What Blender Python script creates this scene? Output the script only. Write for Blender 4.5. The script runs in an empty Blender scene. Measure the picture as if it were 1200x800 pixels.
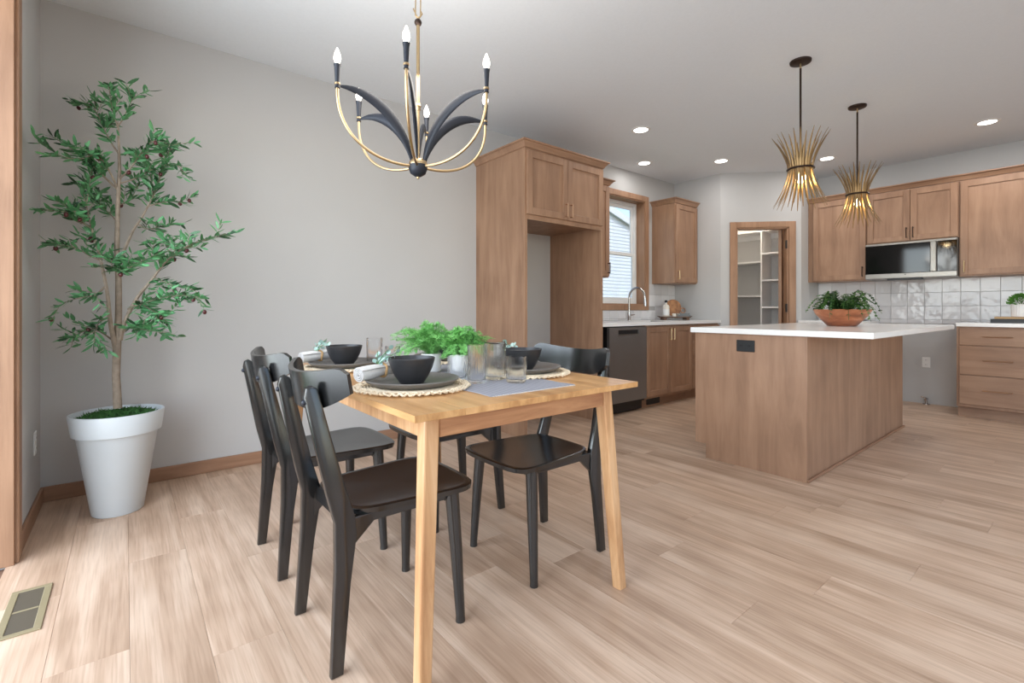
import bpy, bmesh, math, random
from mathutils import Vector, Matrix
random.seed(7)
sc = bpy.context.scene
COL = sc.collection
PI = math.pi
# ------------------------------------------------------------------ camera
H_EYE = 1.046
cam = bpy.data.cameras.new('camera'); cam.sensor_width = 36; cam.lens = 560 / 1200 * 36
cam.shift_y = -37 / 1200; cam.clip_start = .02
co = bpy.data.objects.new('camera', cam); COL.objects.link(co)
YAW = math.atan2(453, 560)
co.location = (0, 0, H_EYE); co.rotation_euler = (PI / 2, 0, -YAW)
sc.camera = co
FW = Vector((math.sin(YAW), math.cos(YAW), 0)); RT = Vector((math.cos(YAW), -math.sin(YAW), 0))
# ------------------------------------------------------------------ world / light / exposure
w = bpy.data.worlds.new('sky'); sc.world = w; w.use_nodes = True
nt = w.node_tree; bgn = nt.nodes['Background']
sky = nt.nodes.new('ShaderNodeTexSky'); sky.sky_type = 'NISHITA'; sky.sun_disc = False
sky.sun_elevation = math.radians(48); sky.sun_rotation = math.radians(200); sky.air_density = 1.0; sky.dust_density = .6
nt.links.new(sky.outputs[0], bgn.inputs[0]); bgn.inputs[1].default_value = 0.24
def area(name, loc, rot, sx, sy, power, col):
    l = bpy.data.lights.new(name, 'AREA'); l.shape = 'RECTANGLE'; l.size = sx; l.size_y = sy; l.energy = power; l.color = col
    o = bpy.data.objects.new(name, l); COL.objects.link(o); o.location = loc; o.rotation_euler = rot
    return o
# daylight entering by the patio door opening and by the wall window behind the camera
area('patio_daylight', (-1.35, 1.6, 1.5), (0, -PI / 2, 0), 2.7, 3.6, 130, (.87, .945, 1))
area('side_window_daylight', (-.52, -1.35, 1.4), (0, -PI / 2, 0), 1.8, 1.9, 48, (.87, .945, 1))
area('added_rear_fill', (3.2, -2.72, 1.35), (PI / 2, 0, 0), 4.6, 1.9, 4, (.87, .945, 1))  # added fill through unseen rear openings, to even out the light
su = bpy.data.lights.new('sun', 'SUN'); su.energy = 1.5; su.angle = .01; su.color = (1, .96, .9)
so = bpy.data.objects.new('sun', su); COL.objects.link(so); so.rotation_euler = (math.radians(42), 0, math.radians(8))
vs = sc.view_settings; vs.view_transform = 'Standard'; vs.look = 'None'; vs.gamma = 1; vs.use_curve_mapping = False
vs.exposure = 0.38

# ------------------------------------------------------------------ materials
def rgb(r, g, b):
    f = lambda c: (c / 255 / 12.92) if c / 255 <= .04045 else ((c / 255 + .055) / 1.055) ** 2.4
    return (f(r), f(g), f(b), 1)
def newmat(name):
    m = bpy.data.materials.new(name); m.use_nodes = True
    return m, m.node_tree, m.node_tree.nodes['Principled BSDF']
def mat(name, col, rough=.5, metal=0, vary=.06, scale=8, bump=0, spec=None, coat=0, emit=None, estr=0, trans=0):
    m, t, b = newmat(name)
    b.inputs['Roughness'].default_value = rough; b.inputs['Metallic'].default_value = metal
    if spec is not None: b.inputs['Specular IOR Level'].default_value = spec
    b.inputs['Coat Weight'].default_value = coat
    if emit: b.inputs['Emission Color'].default_value = emit; b.inputs['Emission Strength'].default_value = estr
    if trans: b.inputs['Transmission Weight'].default_value = trans
    tc = t.nodes.new('ShaderNodeTexCoord'); n = t.nodes.new('ShaderNodeTexNoise')
    n.inputs['Scale'].default_value = scale; n.inputs['Detail'].default_value = 4
    t.links.new(tc.outputs['Object'], n.inputs['Vector'])
    r = t.nodes.new('ShaderNodeValToRGB')
    r.color_ramp.elements[0].position = .3; r.color_ramp.elements[1].position = .7
    r.color_ramp.elements[0].color = [c * (1 - vary) for c in col[:3]] + [1]
    r.color_ramp.elements[1].color = [min(1, c * (1 + vary)) for c in col[:3]] + [1]
    t.links.new(n.outputs['Fac'], r.inputs[0]); t.links.new(r.outputs[0], b.inputs['Base Color'])
    if bump:
        bp = t.nodes.new('ShaderNodeBump'); bp.inputs['Strength'].default_value = bump; bp.inputs['Distance'].default_value = .01
        t.links.new(n.outputs['Fac'], bp.inputs['Height']); t.links.new(bp.outputs[0], b.inputs['Normal'])
    return m
def wood(name, c1, c2, scale=(28, 28, 1.6), rough=.45, rnd=.12, bump=.05, c3=None, fine=6, spec=None, pores=False):
    """stained wood: noise stretched along the grain, one random tone per board"""
    m, t, b = newmat(name); L = t.links.new
    b.inputs['Roughness'].default_value = rough
    if spec is not None: b.inputs['Specular IOR Level'].default_value = spec
    tc = t.nodes.new('ShaderNodeTexCoord'); oi = t.nodes.new('ShaderNodeObjectInfo')
    mul = t.nodes.new('ShaderNodeVectorMath'); mul.operation = 'SCALE'; mul.inputs[0].default_value = (31, 17, 23)
    L(oi.outputs['Random'], mul.inputs['Scale'])
    add = t.nodes.new('ShaderNodeVectorMath'); add.operation = 'ADD'
    L(tc.outputs['Object'], add.inputs[0]); L(mul.outputs[0], add.inputs[1])
    mp = t.nodes.new('ShaderNodeMapping'); mp.inputs['Scale'].default_value = scale
    L(add.outputs[0], mp.inputs[0])
    n = t.nodes.new('ShaderNodeTexNoise'); n.inputs['Scale'].default_value = 1; n.inputs['Detail'].default_value = fine
    n.inputs['Roughness'].default_value = .62; n.inputs['Distortion'].default_value = .5
    L(mp.outputs[0], n.inputs['Vector'])
    n2 = t.nodes.new('ShaderNodeTexNoise'); n2.inputs['Scale'].default_value = 3.2; n2.inputs['Detail'].default_value = 2
    L(add.outputs[0], n2.inputs['Vector'])
    av = t.nodes.new('ShaderNodeMath'); av.operation = 'MULTIPLY_ADD'; av.inputs[1].default_value = .72
    ml = t.nodes.new('ShaderNodeMath'); ml.operation = 'MULTIPLY'; ml.inputs[1].default_value = .28
    L(n2.outputs['Fac'], ml.inputs[0]); L(n.outputs['Fac'], av.inputs[0]); L(ml.outputs[0], av.inputs[2])
    r = t.nodes.new('ShaderNodeValToRGB'); e = r.color_ramp.elements
    e[0].position = .36; e[0].color = c1; e[1].position = .64; e[1].color = c2
    if c3: x = e.new(.5); x.color = c3
    L(av.outputs[0], r.inputs[0])
    hs = t.nodes.new('ShaderNodeHueSaturation')
    mr = t.nodes.new('ShaderNodeMapRange'); mr.inputs[3].default_value = 1 - rnd; mr.inputs[4].default_value = 1 + rnd
    L(oi.outputs['Random'], mr.inputs[0]); L(mr.outputs[0], hs.inputs['Value']); L(r.outputs[0], hs.inputs['Color'])
    L(hs.outputs[0], b.inputs['Base Color'])
    if pores:                      # fine dark pore lines along the grain
        m2 = t.nodes.new('ShaderNodeMapping'); m2.inputs['Scale'].default_value = (150, 5, 40); L(add.outputs[0], m2.inputs[0])
        n3 = t.nodes.new('ShaderNodeTexNoise'); n3.inputs['Scale'].default_value = 1; n3.inputs['Detail'].default_value = 4; L(m2.outputs[0], n3.inputs['Vector'])
        r3 = t.nodes.new('ShaderNodeValToRGB'); r3.color_ramp.elements[0].position = .34; r3.color_ramp.elements[0].color = (.85, .82, .80, 1); r3.color_ramp.elements[1].position = .56; r3.color_ramp.elements[1].color = (1, 1, 1, 1)
        L(n3.outputs['Fac'], r3.inputs[0]); mm = t.nodes.new('ShaderNodeMix'); mm.data_type = 'RGBA'; mm.blend_type = 'MULTIPLY'; mm.inputs[0].default_value = 1
        L(hs.outputs[0], mm.inputs[6]); L(r3.outputs[0], mm.inputs[7]); L(mm.outputs[2], b.inputs['Base Color'])
    if bump:
        bp = t.nodes.new('ShaderNodeBump'); bp.inputs['Strength'].default_value = bump; bp.inputs['Distance'].default_value = .004
        L(n.outputs['Fac'], bp.inputs['Height']); L(bp.outputs[0], b.inputs['Normal'])
    return m
def thin_glass(name, tint=(1, 1, 1, 1), edge=.55, base=.04):
    m = bpy.data.materials.new(name); m.use_nodes = True; t = m.node_tree; t.nodes.clear(); L = t.links.new
    out = t.nodes.new('ShaderNodeOutputMaterial'); mx = t.nodes.new('ShaderNodeMixShader')
    tr = t.nodes.new('ShaderNodeBsdfTransparent'); tr.inputs[0].default_value = tint
    gl = t.nodes.new('ShaderNodeBsdfGlossy'); gl.inputs['Roughness'].default_value = .03
    lw = t.nodes.new('ShaderNodeLayerWeight'); lw.inputs[0].default_value = .28
    mr = t.nodes.new('ShaderNodeMapRange'); mr.inputs[3].default_value = base; mr.inputs[4].default_value = edge
    L(lw.outputs['Facing'], mr.inputs[0]); L(mr.outputs[0], mx.inputs[0])
    L(tr.outputs[0], mx.inputs[1]); L(gl.outputs[0], mx.inputs[2]); L(mx.outputs[0], out.inputs[0])
    return m
def emis(name, col, s):
    m = bpy.data.materials.new(name); m.use_nodes = True; t = m.node_tree; t.nodes.clear()
    out = t.nodes.new('ShaderNodeOutputMaterial'); e = t.nodes.new('ShaderNodeEmission')
    e.inputs[0].default_value = col; e.inputs[1].default_value = s; t.links.new(e.outputs[0], out.inputs[0])
    return m
M = {}
M['wall'] = mat('wall_paint', rgb(189, 188, 187), .7, vary=.012, scale=3, bump=.02)
M['ceiling'] = mat('ceiling_paint', rgb(229, 234, 239), .8, vary=.012, scale=60, bump=.03)
M['white_paint'] = mat('white_paint', rgb(226, 226, 226), .5, vary=.01)
M['subfloor'] = mat('subfloor', rgb(120, 92, 74), .8)
M['plank'] = wood('floor_plank', rgb(175, 146, 122), rgb(216, 190, 167), (12, .7, 10), .40, .045, .03, rgb(197, 168, 144), 3, pores=True)
M['cab'] = wood('stained_maple', rgb(140, 107, 84), rgb(168, 133, 107), (11, 11, 1.3), .42, .03, .02, rgb(156, 121, 96), 4)
M['cabh'] = wood('stained_maple_rail', rgb(140, 107, 84), rgb(168, 133, 107), (1.3, 11, 11), .42, .03, .02, rgb(156, 121, 96), 4)
M['trim'] = wood('stained_trim', rgb(136, 100, 76), rgb(166, 127, 100), (2, 2, 18), .45, .03, .02)
M['trimv'] = wood('stained_trim_upright', rgb(142, 107, 82), rgb(172, 134, 106), (18, 18, 1.5), .45, .03, .02)
M['oak'] = wood('oak_table_top', rgb(176, 126, 78), rgb(220, 174, 122), (22, 2.0, 12), .30, .07, .03, rgb(200, 152, 100), 7)
M['oakleg'] = wood('oak_table_leg', rgb(172, 124, 84), rgb(218, 178, 136), (24, 24, 2.2), .4, .05, .03, rgb(198, 152, 108), 7)
M['oakrail'] = wood('oak_table_rail', rgb(160, 110, 76), rgb(208, 160, 118), (2.2, 24, 24), .4, .05, .03, rgb(186, 136, 96), 7)
M['black'] = wood('black_stained_wood', rgb(19, 20, 21), rgb(28, 28, 29), (30, 30, 3), .22, .03, .03)
M['black'].node_tree.nodes['Principled BSDF'].inputs['Specular IOR Level'].default_value = .95
M['quartz'] = mat('white_quartz', rgb(240, 239, 237), .16, vary=.015, scale=5)
M['steel'] = mat('stainless_steel', rgb(150, 146, 140), .34, 1, vary=.03, scale=20)
M['chrome'] = mat('brushed_nickel', rgb(190, 188, 186), .22, 1, vary=.02)
M['dsteel'] = mat('dark_stainless', rgb(138, 134, 131), .38, .7, vary=.04, scale=4)
M['bglass'] = mat('black_glass', rgb(9, 9, 10), .06, vary=.02)
M['bplast'] = mat('black_plastic', rgb(22, 22, 24), .4, vary=.05)
M['navy'] = mat('matte_black_metal', rgb(34, 38, 49), .45, .2, vary=.05)
M['brass'] = mat('brushed_brass', rgb(196, 170, 132), .33, 1, vary=.05)
M['bronze'] = mat('bronze_pull', rgb(180, 146, 120), .32, 1, vary=.05)
M['dbronze'] = mat('dark_bronze', rgb(58, 44, 38), .4, .7, vary=.06)
M['gold'] = mat('aged_gold', rgb(150, 124, 88), .42, .75, vary=.15, scale=20)
M['wplast'] = mat('white_plastic', rgb(232, 232, 230), .4, vary=.01)
M['vinyl'] = mat('white_vinyl', rgb(235, 237, 238), .35, vary=.01)
M['glass'] = thin_glass('window_glass', base=.03, edge=.3)
M['tumbler'] = mat('tumbler_glass', (1, 1, 1, 1), 0, vary=0, trans=1); M['tumbler'].node_tree.nodes['Principled BSDF'].inputs['IOR'].default_value = 1.2
def _soft(m, f):
    t = m.node_tree; b = t.nodes['Principled BSDF']; out = [n for n in t.nodes if n.type == 'OUTPUT_MATERIAL'][0]
    tr = t.nodes.new('ShaderNodeBsdfTransparent'); tr.inputs[0].default_value = (.985, .99, .99, 1); mx = t.nodes.new('ShaderNodeMixShader'); mx.inputs[0].default_value = f
    t.links.new(b.outputs[0], mx.inputs[1]); t.links.new(tr.outputs[0], mx.inputs[2]); t.links.new(mx.outputs[0], out.inputs[0])
_soft(M['tumbler'], .3)
M['bulb'] = emis('lit_candle_bulb', (1, .93, .82, 1), 9)
M['wbulb'] = emis('lit_warm_bulb', (1, .78, .42, 1), 14)
M['can'] = emis('lit_downlight', (1, .96, .9, 1), 7)
M['pot'] = mat('white_planter', rgb(204, 212, 217), .4, vary=.02, scale=4)
M['moss'] = mat('moss', rgb(52, 98, 44), .9, vary=.45, scale=40)
M['bark'] = mat('tree_bark', rgb(146, 132, 117), .8, vary=.18, scale=40, bump=.4)
M['olive'] = mat('olive_fruit', rgb(72, 26, 28), .3, vary=.3, scale=30)
def leafmat(name, c1, c2, rough=.45, sub=14):
    m, t, b = newmat(name); L = t.links.new
    oi = t.nodes.new('ShaderNodeObjectInfo'); n = t.nodes.new('ShaderNodeTexNoise'); tc = t.nodes.new('ShaderNodeTexCoord')
    n.inputs['Scale'].default_value = sub; L(tc.outputs['Object'], n.inputs['Vector'])
    ad = t.nodes.new('ShaderNodeMath'); ad.operation = 'ADD'; L(oi.outputs['Random'], ad.inputs[0]); L(n.outputs['Fac'], ad.inputs[1])
    ml = t.nodes.new('ShaderNodeMath'); ml.operation = 'FRACT'; L(ad.outputs[0], ml.inputs[0])
    r = t.nodes.new('ShaderNodeValToRGB'); r.color_ramp.elements[0].color = c1; r.color_ramp.elements[1].color = c2
    L(ml.outputs[0], r.inputs[0]); L(r.outputs[0], b.inputs['Base Color']); b.inputs['Roughness'].default_value = rough
    return m
M['leaf'] = leafmat('olive_leaf', rgb(30, 66, 40), rgb(90, 150, 98))
M['fern'] = leafmat('bright_fern', rgb(40, 104, 38), rgb(136, 206, 112), .5, 90)
M['frond'] = leafmat('dark_fern', rgb(34, 72, 34), rgb(92, 132, 66))
M['euca'] = leafmat('eucalyptus', rgb(120, 160, 152), rgb(190, 214, 206))
M['box'] = leafmat('small_shrub', rgb(36, 88, 28), rgb(110, 168, 70))
M['ceramic'] = mat('charcoal_stoneware', rgb(46, 46, 48), .38, vary=.12, scale=30)
M['plate'] = mat('grey_stoneware', rgb(110, 106, 103), .36, vary=.12, scale=40)
M['linen'] = mat('white_linen', rgb(224, 221, 218), .85, vary=.05, scale=60, bump=.2)
M['jute'] = mat('cream_woven_jute', rgb(232, 214, 186), .85, vary=.12, scale=120, bump=.4)
M['ringw'] = mat('tan_napkin_ring', rgb(206, 164, 114), .6, vary=.1)
M['wceram'] = mat('white_ceramic', rgb(236, 234, 232), .35, vary=.02)
M['terra'] = wood('swirled_wood', rgb(128, 74, 48), rgb(212, 150, 110), (5, 5, 15), .35, .02, .02, rgb(172, 106, 72), 3)
M['acacia'] = wood('acacia_board', rgb(110, 66, 36), rgb(188, 132, 84), (20, 20, 3), .45, .05, .02)
M['dwood'] = wood('dark_wood', rgb(70, 48, 36), rgb(116, 84, 62), (20, 20, 3), .5, .05, .02)
M['pbook'] = mat('grey_book_cloth', rgb(112, 116, 118), .7)
M['page'] = mat('book_pages', rgb(226, 220, 208), .8, vary=.05, scale=90)
M['tan'] = mat('tan_cloth', rgb(206, 170, 128), .7)
M['reg'] = mat('beige_metal', rgb(150, 137, 106), .5, .1, vary=.04)
M['regd'] = mat('brown_metal', rgb(88, 78, 62), .5, .1, vary=.04)
M['siding'] = mat('white_siding', rgb(226, 230, 236), .6, vary=.02, scale=2)
M['shingle'] = mat('grey_shingles', rgb(110, 108, 106), .9, vary=.2, scale=30)
M['grass'] = mat('lawn_grass', rgb(110, 140, 80), .9, vary=.2, scale=6)
M['tile'] = None
def tilemat():
    m, t, b = newmat('glossy_handmade_tile'); L = t.links.new
    b.inputs['Roughness'].default_value = .12
    tc = t.nodes.new('ShaderNodeTexCoord'); oi = t.nodes.new('ShaderNodeObjectInfo')
    mul = t.nodes.new('ShaderNodeVectorMath'); mul.operation = 'SCALE'; mul.inputs[0].default_value = (31, 17, 23); L(oi.outputs['Random'], mul.inputs['Scale'])
    add = t.nodes.new('ShaderNodeVectorMath'); add.operation = 'ADD'; L(tc.outputs['Object'], add.inputs[0]); L(mul.outputs[0], add.inputs[1])
    n = t.nodes.new('ShaderNodeTexNoise'); n.inputs['Scale'].default_value = 13; n.inputs['Detail'].default_value = 1; L(add.outputs[0], n.inputs['Vector'])
    bp = t.nodes.new('ShaderNodeBump'); bp.inputs['Strength'].default_value = .22; bp.inputs['Distance'].default_value = .02
    L(n.outputs['Fac'], bp.inputs['Height']); L(bp.outputs[0], b.inputs['Normal'])
    r = t.nodes.new('ShaderNodeValToRGB'); r.color_ramp.elements[0].color = rgb(206, 205, 207); r.color_ramp.elements[1].color = rgb(228, 227, 228)
    L(oi.outputs['Random'], r.inputs[0]); L(r.outputs[0], b.inputs['Base Color'])
    return m
M['tile'] = tilemat()
M['grout'] = mat('grey_grout', rgb(176, 174, 174), .9)
def runnermat():
    m, t, b = newmat('striped_linen'); L = t.links.new; b.inputs['Roughness'].default_value = .9
    tc = t.nodes.new('ShaderNodeTexCoord'); wv = t.nodes.new('ShaderNodeTexWave'); wv.wave_type = 'BANDS'; wv.bands_direction = 'X'
    wv.inputs['Scale'].default_value = 18; L(tc.outputs['Object'], wv.inputs['Vector'])
    r = t.nodes.new('ShaderNodeValToRGB'); r.color_ramp.elements[0].color = rgb(132, 133, 142); r.color_ramp.elements[1].color = rgb(162, 163, 172)
    L(wv.outputs['Fac'], r.inputs[0]); L(r.outputs[0], b.inputs['Base Color'])
    return m
M['runner'] = runnermat()

# ------------------------------------------------------------------ mesh helpers
def box(bm, lo, hi, bev=0, seg=1):
    x0, y0, z0 = lo; x1, y1, z1 = hi
    v = [bm.verts.new(p) for p in ((x0,y0,z0),(x1,y0,z0),(x1,y1,z0),(x0,y1,z0),(x0,y0,z1),(x1,y0,z1),(x1,y1,z1),(x0,y1,z1))]
    fs = [bm.faces.new([v[i] for i in q]) for q in ((3,2,1,0),(4,5,6,7),(0,1,5,4),(1,2,6,5),(2,3,7,6),(3,0,4,7))]
    if bev:
        es = list({e for f in fs for e in f.edges})
        bmesh.ops.bevel(bm, geom=es, offset=bev, segments=seg, affect='EDGES', profile=.5)
def prism(bm, pts, axis, a, b, bev=0, shear=None):
    """polygon pts in the two other axes, extruded along axis from a to b"""
    def p3(p, t):
        if axis == 'x': return (t, p[0], p[1])
        if axis == 'y': return (p[0], t, p[1])
        return (p[0], p[1], t)
    A = [bm.verts.new(p3(p, a)) for p in pts]; B = [bm.verts.new(p3(p, b)) for p in pts]
    n = len(pts); fs = [bm.faces.new(A[::-1]), bm.faces.new(B)]
    for i in range(n): fs.append(bm.faces.new((A[i], A[(i+1) % n], B[(i+1) % n], B[i])))
    bmesh.ops.recalc_face_normals(bm, faces=fs)
    if bev:
        es = list({e for f in fs[:2] for e in f.edges})
        bmesh.ops.bevel(bm, geom=es, offset=bev, segments=2, affect='EDGES', profile=.5)
def tube(bm, pts, rad, seg=8, cap=True, squash=None):
    pts = [Vector(p) for p in pts]; n = len(pts)
    if not isinstance(rad, (list, tuple)): rad = [rad] * n
    rings = []; up = None
    for i, p in enumerate(pts):
        d = (pts[min(i+1, n-1)] - pts[max(i-1, 0)]).normalized()
        if up is None:
            up = Vector((0, 0, 1)) if abs(d.z) < .9 else Vector((1, 0, 0))
        s = d.cross(up).normalized(); up = s.cross(d).normalized()
        rings.append([bm.verts.new(p + (s * math.cos(2*PI*k/seg) + up * math.sin(2*PI*k/seg) * (squash or 1)) * rad[i]) for k in range(seg)])
    for a, b in zip(rings, rings[1:]):
        for k in range(seg): bm.faces.new((a[k], a[(k+1) % seg], b[(k+1) % seg], b[k]))
    if cap:
        bm.faces.new(rings[0][::-1]); bm.faces.new(rings[-1])
def lathe(bm, prof, c=(0, 0, 0), seg=32, ribs=0, rib=0, wob=None, ribset=None):
    rings = []
    for ip, (r, z) in enumerate(prof):
        if r < 1e-5: rings.append([bm.verts.new((c[0], c[1], c[2] + z))])
        else:
            ring = []
            for k in range(seg):
                a = 2 * PI * k / seg; rr = r * (1 + (rib * math.cos(ribs * a) if ribs and (ribset is None or ip in ribset) else 0)) + (wob(a) if wob else 0)
                ring.append(bm.verts.new((c[0] + rr * math.cos(a), c[1] + rr * math.sin(a), c[2] + z)))
            rings.append(ring)
    for a, b in zip(rings, rings[1:]):
        if len(a) == 1 and len(b) == 1: continue
        for k in range(seg):
            k2 = (k + 1) % seg
            if len(a) == 1: bm.faces.new((a[0], b[k2], b[k]))
            elif len(b) == 1: bm.faces.new((a[k], a[k2], b[0]))
            else: bm.faces.new((a[k], a[k2], b[k2], b[k]))
def ball(bm, c, r, seg=12, sz=1):
    prof = [(r * math.sin(PI * i / 8), -r * sz * math.cos(PI * i / 8)) for i in range(9)]
    prof[0] = (0, -r * sz); prof[-1] = (0, r * sz)
    lathe(bm, prof, c, seg)
def sheet(bm, fn, nu, nv, thick=0, closed=False):
    """fn(i,j)->(point, normal); gives a slab when thick"""
    def grid(off): return [[bm.verts.new(Vector(fn(i/nu, j/nv)[0]) + Vector(fn(i/nu, j/nv)[1]) * off) for j in range(nv+1)] for i in range(nu+1)]
    A = grid(thick / 2)
    for i in range(nu):
        for j in range(nv): bm.faces.new((A[i][j], A[i+1][j], A[i+1][j+1], A[i][j+1]))
    if thick:
        B = grid(-thick / 2)
        for i in range(nu):
            for j in range(nv): bm.faces.new((B[i][j+1], B[i+1][j+1], B[i+1][j], B[i][j]))
        for i in range(nu):
            bm.faces.new((A[i+1][0], A[i][0], B[i][0], B[i+1][0])); bm.faces.new((A[i][nv], A[i+1][nv], B[i+1][nv], B[i][nv]))
        for j in range(nv):
            bm.faces.new((A[0][j], A[0][j+1], B[0][j+1], B[0][j])); bm.faces.new((A[nu][j+1], A[nu][j], B[nu][j], B[nu][j+1]))
def obj(name, bm, m, parent=None, smooth=False, loc=None, ang=40):
    bmesh.ops.recalc_face_normals(bm, faces=bm.faces)
    me = bpy.data.meshes.new(name); bm.to_mesh(me); bm.free()
    me.materials.append(M[m] if isinstance(m, str) else m)
    if smooth:
        for p in me.polygons: p.use_smooth = True
        try: me.set_sharp_from_angle(angle=math.radians(ang))
        except Exception: pass
    o = bpy.data.objects.new(name, me); COL.objects.link(o)
    if parent: o.parent = parent
    if loc: o.location = loc
    return o
def B(name, boxes, m, parent=None, bev=0, loc=None):
    bm = bmesh.new()
    for lo, hi in boxes: box(bm, lo, hi, bev)
    return obj(name, bm, m, parent, loc=loc)
def T(name, tubes, m, parent=None, seg=10):
    bm = bmesh.new()
    for pts, r in tubes: tube(bm, pts, r, seg)
    return obj(name, bm, m, parent, smooth=True)
def LA(name, prof, m, parent=None, c=(0, 0, 0), seg=32, **k):
    bm = bmesh.new(); lathe(bm, prof, c, seg, **k)
    return obj(name, bm, m, parent, smooth=True)
def thing(name, label, cat, loc=(0, 0, 0), rz=0, group=None):
    o = bpy.data.objects.new(name, None); COL.objects.link(o); o.empty_display_size = .05
    o.location = loc; o.rotation_euler = (0, 0, rz); return tag(o, label, cat, group)
def tag(o, label, cat, group=None):
    o['label'] = label; o['category'] = cat
    if group: o['group'] = group
    return o
def stuff(o): o['kind'] = 'stuff'; return o
def struct(o): o['kind'] = 'structure'; return o
KIDS = {}
def dup(root, loc, rz=None, label=None):
    def cp(o, par):
        c = o.copy(); COL.objects.link(c); c.parent = par
        for ch in list(o.children): cp(ch, c)
        return c
    r = cp(root, None); r.location = loc
    if rz is not None: r.rotation_euler = (0, 0, rz)
    if label: r['label'] = label
    return r

# ------------------------------------------------------------------ the room shell
CH = 2.74; XL = -.36; YW = 3.632; XE = 5.75; XM = 6.958; YB = -2.6; T_ = .14
PA = Vector((XE, 2.987, 0)); PB = Vector((6.42, 2.317, 0))      # diagonal pantry wall
fl = struct(B('floor', [((XL - .2, YB - .2, -.12), (XM + .3, YW + .2, -.012))], 'subfloor'))
PW = .195; PL = 1.22
pmesh = {}
def plank_mesh(L):
    k = round(L, 3)
    if k not in pmesh:
        bm = bmesh.new(); box(bm, (0, 0, -.012), (PW - .0006, L - .0006, 0), .0007)
        o = obj('plank', bm, 'plank'); pmesh[k] = o.data; bpy.data.objects.remove(o)
    return pmesh[k]
x = XL + .006 - PW * .0 - .0105 * 0
row = 0
x = -.184 - PW
offs = [0.0, .72, .31, .98, .52, .13, .85, .41, 1.10, .24, .64]
while x < XM:
    y = -1.25 - offs[(row * 4) % 11]
    while y < YW:
        y0 = max(y, YB); y1 = min(y + PL, YW)
        if y1 - y0 > .05:
            o = bpy.data.objects.new('plank', plank_mesh(y1 - y0)); COL.objects.link(o); o.parent = fl; o.location = (x, y0, 0)
        y += PL
    x += PW; row += 1
struct(B('ceiling', [((XL - .2, YB - .2, CH), (XM + .3, YW + .25, CH + .1))], 'ceiling'))
# long wall with the plant, fridge alcove and kitchen window (opening cut out)
WX0, WX1, WZ0, WZ1 = 4.07, 5.09, 1.11, 2.405
wl = struct(B('wall_north', [((XL - T_, YW, -.1), (WX0, YW + T_, CH)), ((WX1, YW, -.1), (XM + .2, YW + T_, CH)),
    ((WX0, YW, -.1), (WX1, YW + T_, WZ0)), ((WX0, YW, WZ1), (WX1, YW + T_, CH))], 'wall'))
# wall with patio door opening
PY0, PY1, PZ = .62, 2.82, 2.42
ww = struct(B('wall_west', [((XL - T_, PY1, -.1), (XL, YW, CH)), ((XL - T_, PY0, PZ), (XL, PY1, CH)), ((XL - T_, -.4, -.1), (XL, PY0, CH)),
    ((XL - T_, -2.3, 2.35), (XL, -.4, CH)), ((XL - T_, -2.3, -.1), (XL, -.4, .45)), ((XL - T_, YB, -.1), (XL, -2.3, CH))], 'wall'))
struct(B('wall_south', [((XL - T_, YB - T_, -.1), (.8, YB, CH)), ((5.6, YB - T_, -.1), (XM + .2, YB, CH)), ((.8, YB - T_, -.1), (5.6, YB, .35)), ((.8, YB - T_, 2.35), (5.6, YB, CH))], 'wall'))
we = struct(B('wall_east', [((XM, YB, -.1), (XM + T_, YW, CH))], 'wall'))
struct(B('wall_end', [((XE, PA.y, -.1), (XE + .11, YW, CH))], 'wall'))
struct(B('wall_return', [((PB.x, PB.y, -.1), (XM, PB.y + .11, CH))], 'wall'))
# diagonal pantry wall in a local frame: x along the wall, y into the pantry
dvec = (PB - PA); DL = dvec.length; DA = math.atan2(dvec.y, dvec.x)
def on_diag(u):          # distance along the diagonal wall of image column u
    s = (u - 600) / 560; r = (FW + RT * s)
    return (r.y * PA.x - r.x * PA.y) / (r.x * dvec.y - r.y * dvec.x) * DL
dO0, dI0, dI1, dO1 = on_diag(856.5), on_diag(862.5), on_diag(924), on_diag(930.5)
DZ = 2.06
wd = struct(B('wall_pantry', [((0, 0, -.1), (dI0, .11, CH)), ((dI1, 0, -.1), (DL, .11, CH)), ((dI0, 0, DZ), (dI1, .11, CH))], 'wall'))
wd.location = PA; wd.rotation_euler = (0, 0, DA)
cas = struct(B('trim_1', [((dO0 - .015, -.02, 0), (dI0, 0, DZ + .07)), ((dI1, -.02, 0), (dO1 + .015, 0, DZ + .07)), ((dI0, -.02, DZ), (dI1, 0, DZ + .07))], 'trimv', bev=.003))
cas.location = PA; cas.rotation_euler = (0, 0, DA)
B('door_jamb', [((dI0, -.005, 0), (dI0 + .018, .112, DZ)), ((dI1 - .018, -.005, 0), (dI1, .112, DZ)), ((dI0, -.005, DZ - .018), (dI1, .112, DZ))], 'trimv', cas)
dr = struct(B('door_1', [((0, -.035, .01), (.035, .72, DZ - .02))], 'trimv', bev=.002))
dr.location = PA + dvec.normalized() * (dI1 - .056) + Vector((-dvec.y, dvec.x, 0)).normalized() * .125; dr.rotation_euler = (0, 0, DA - .62)
for z in (.25, 1.02, 1.80):
    h = B('hinge', [((dI1 - .030, -.012, z), (dI1 - .017, .02, z + .10))], 'bplast', cas, bev=.002)
# patio door casing, jamb and frame
pc = struct(B('trim_2', [((XL, PY1, 0), (XL + .018, PY1 + .075, PZ + .075)), ((XL, PY0 - .075, 0), (XL + .018, PY0, PZ + .075)), ((XL, PY0, PZ), (XL + .018, PY1, PZ + .075))], 'trimv', bev=.003))
B('jamb', [((XL - T_, PY1 - .018, 0), (XL + .006, PY1 - .001, PZ)), ((XL - T_, PY0 + .001, 0), (XL + .006, PY0 + .018, PZ)), ((XL - T_, PY0, PZ - .018), (XL + .006, PY1, PZ - .001))], 'trimv', pc, bev=.002)
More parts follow.
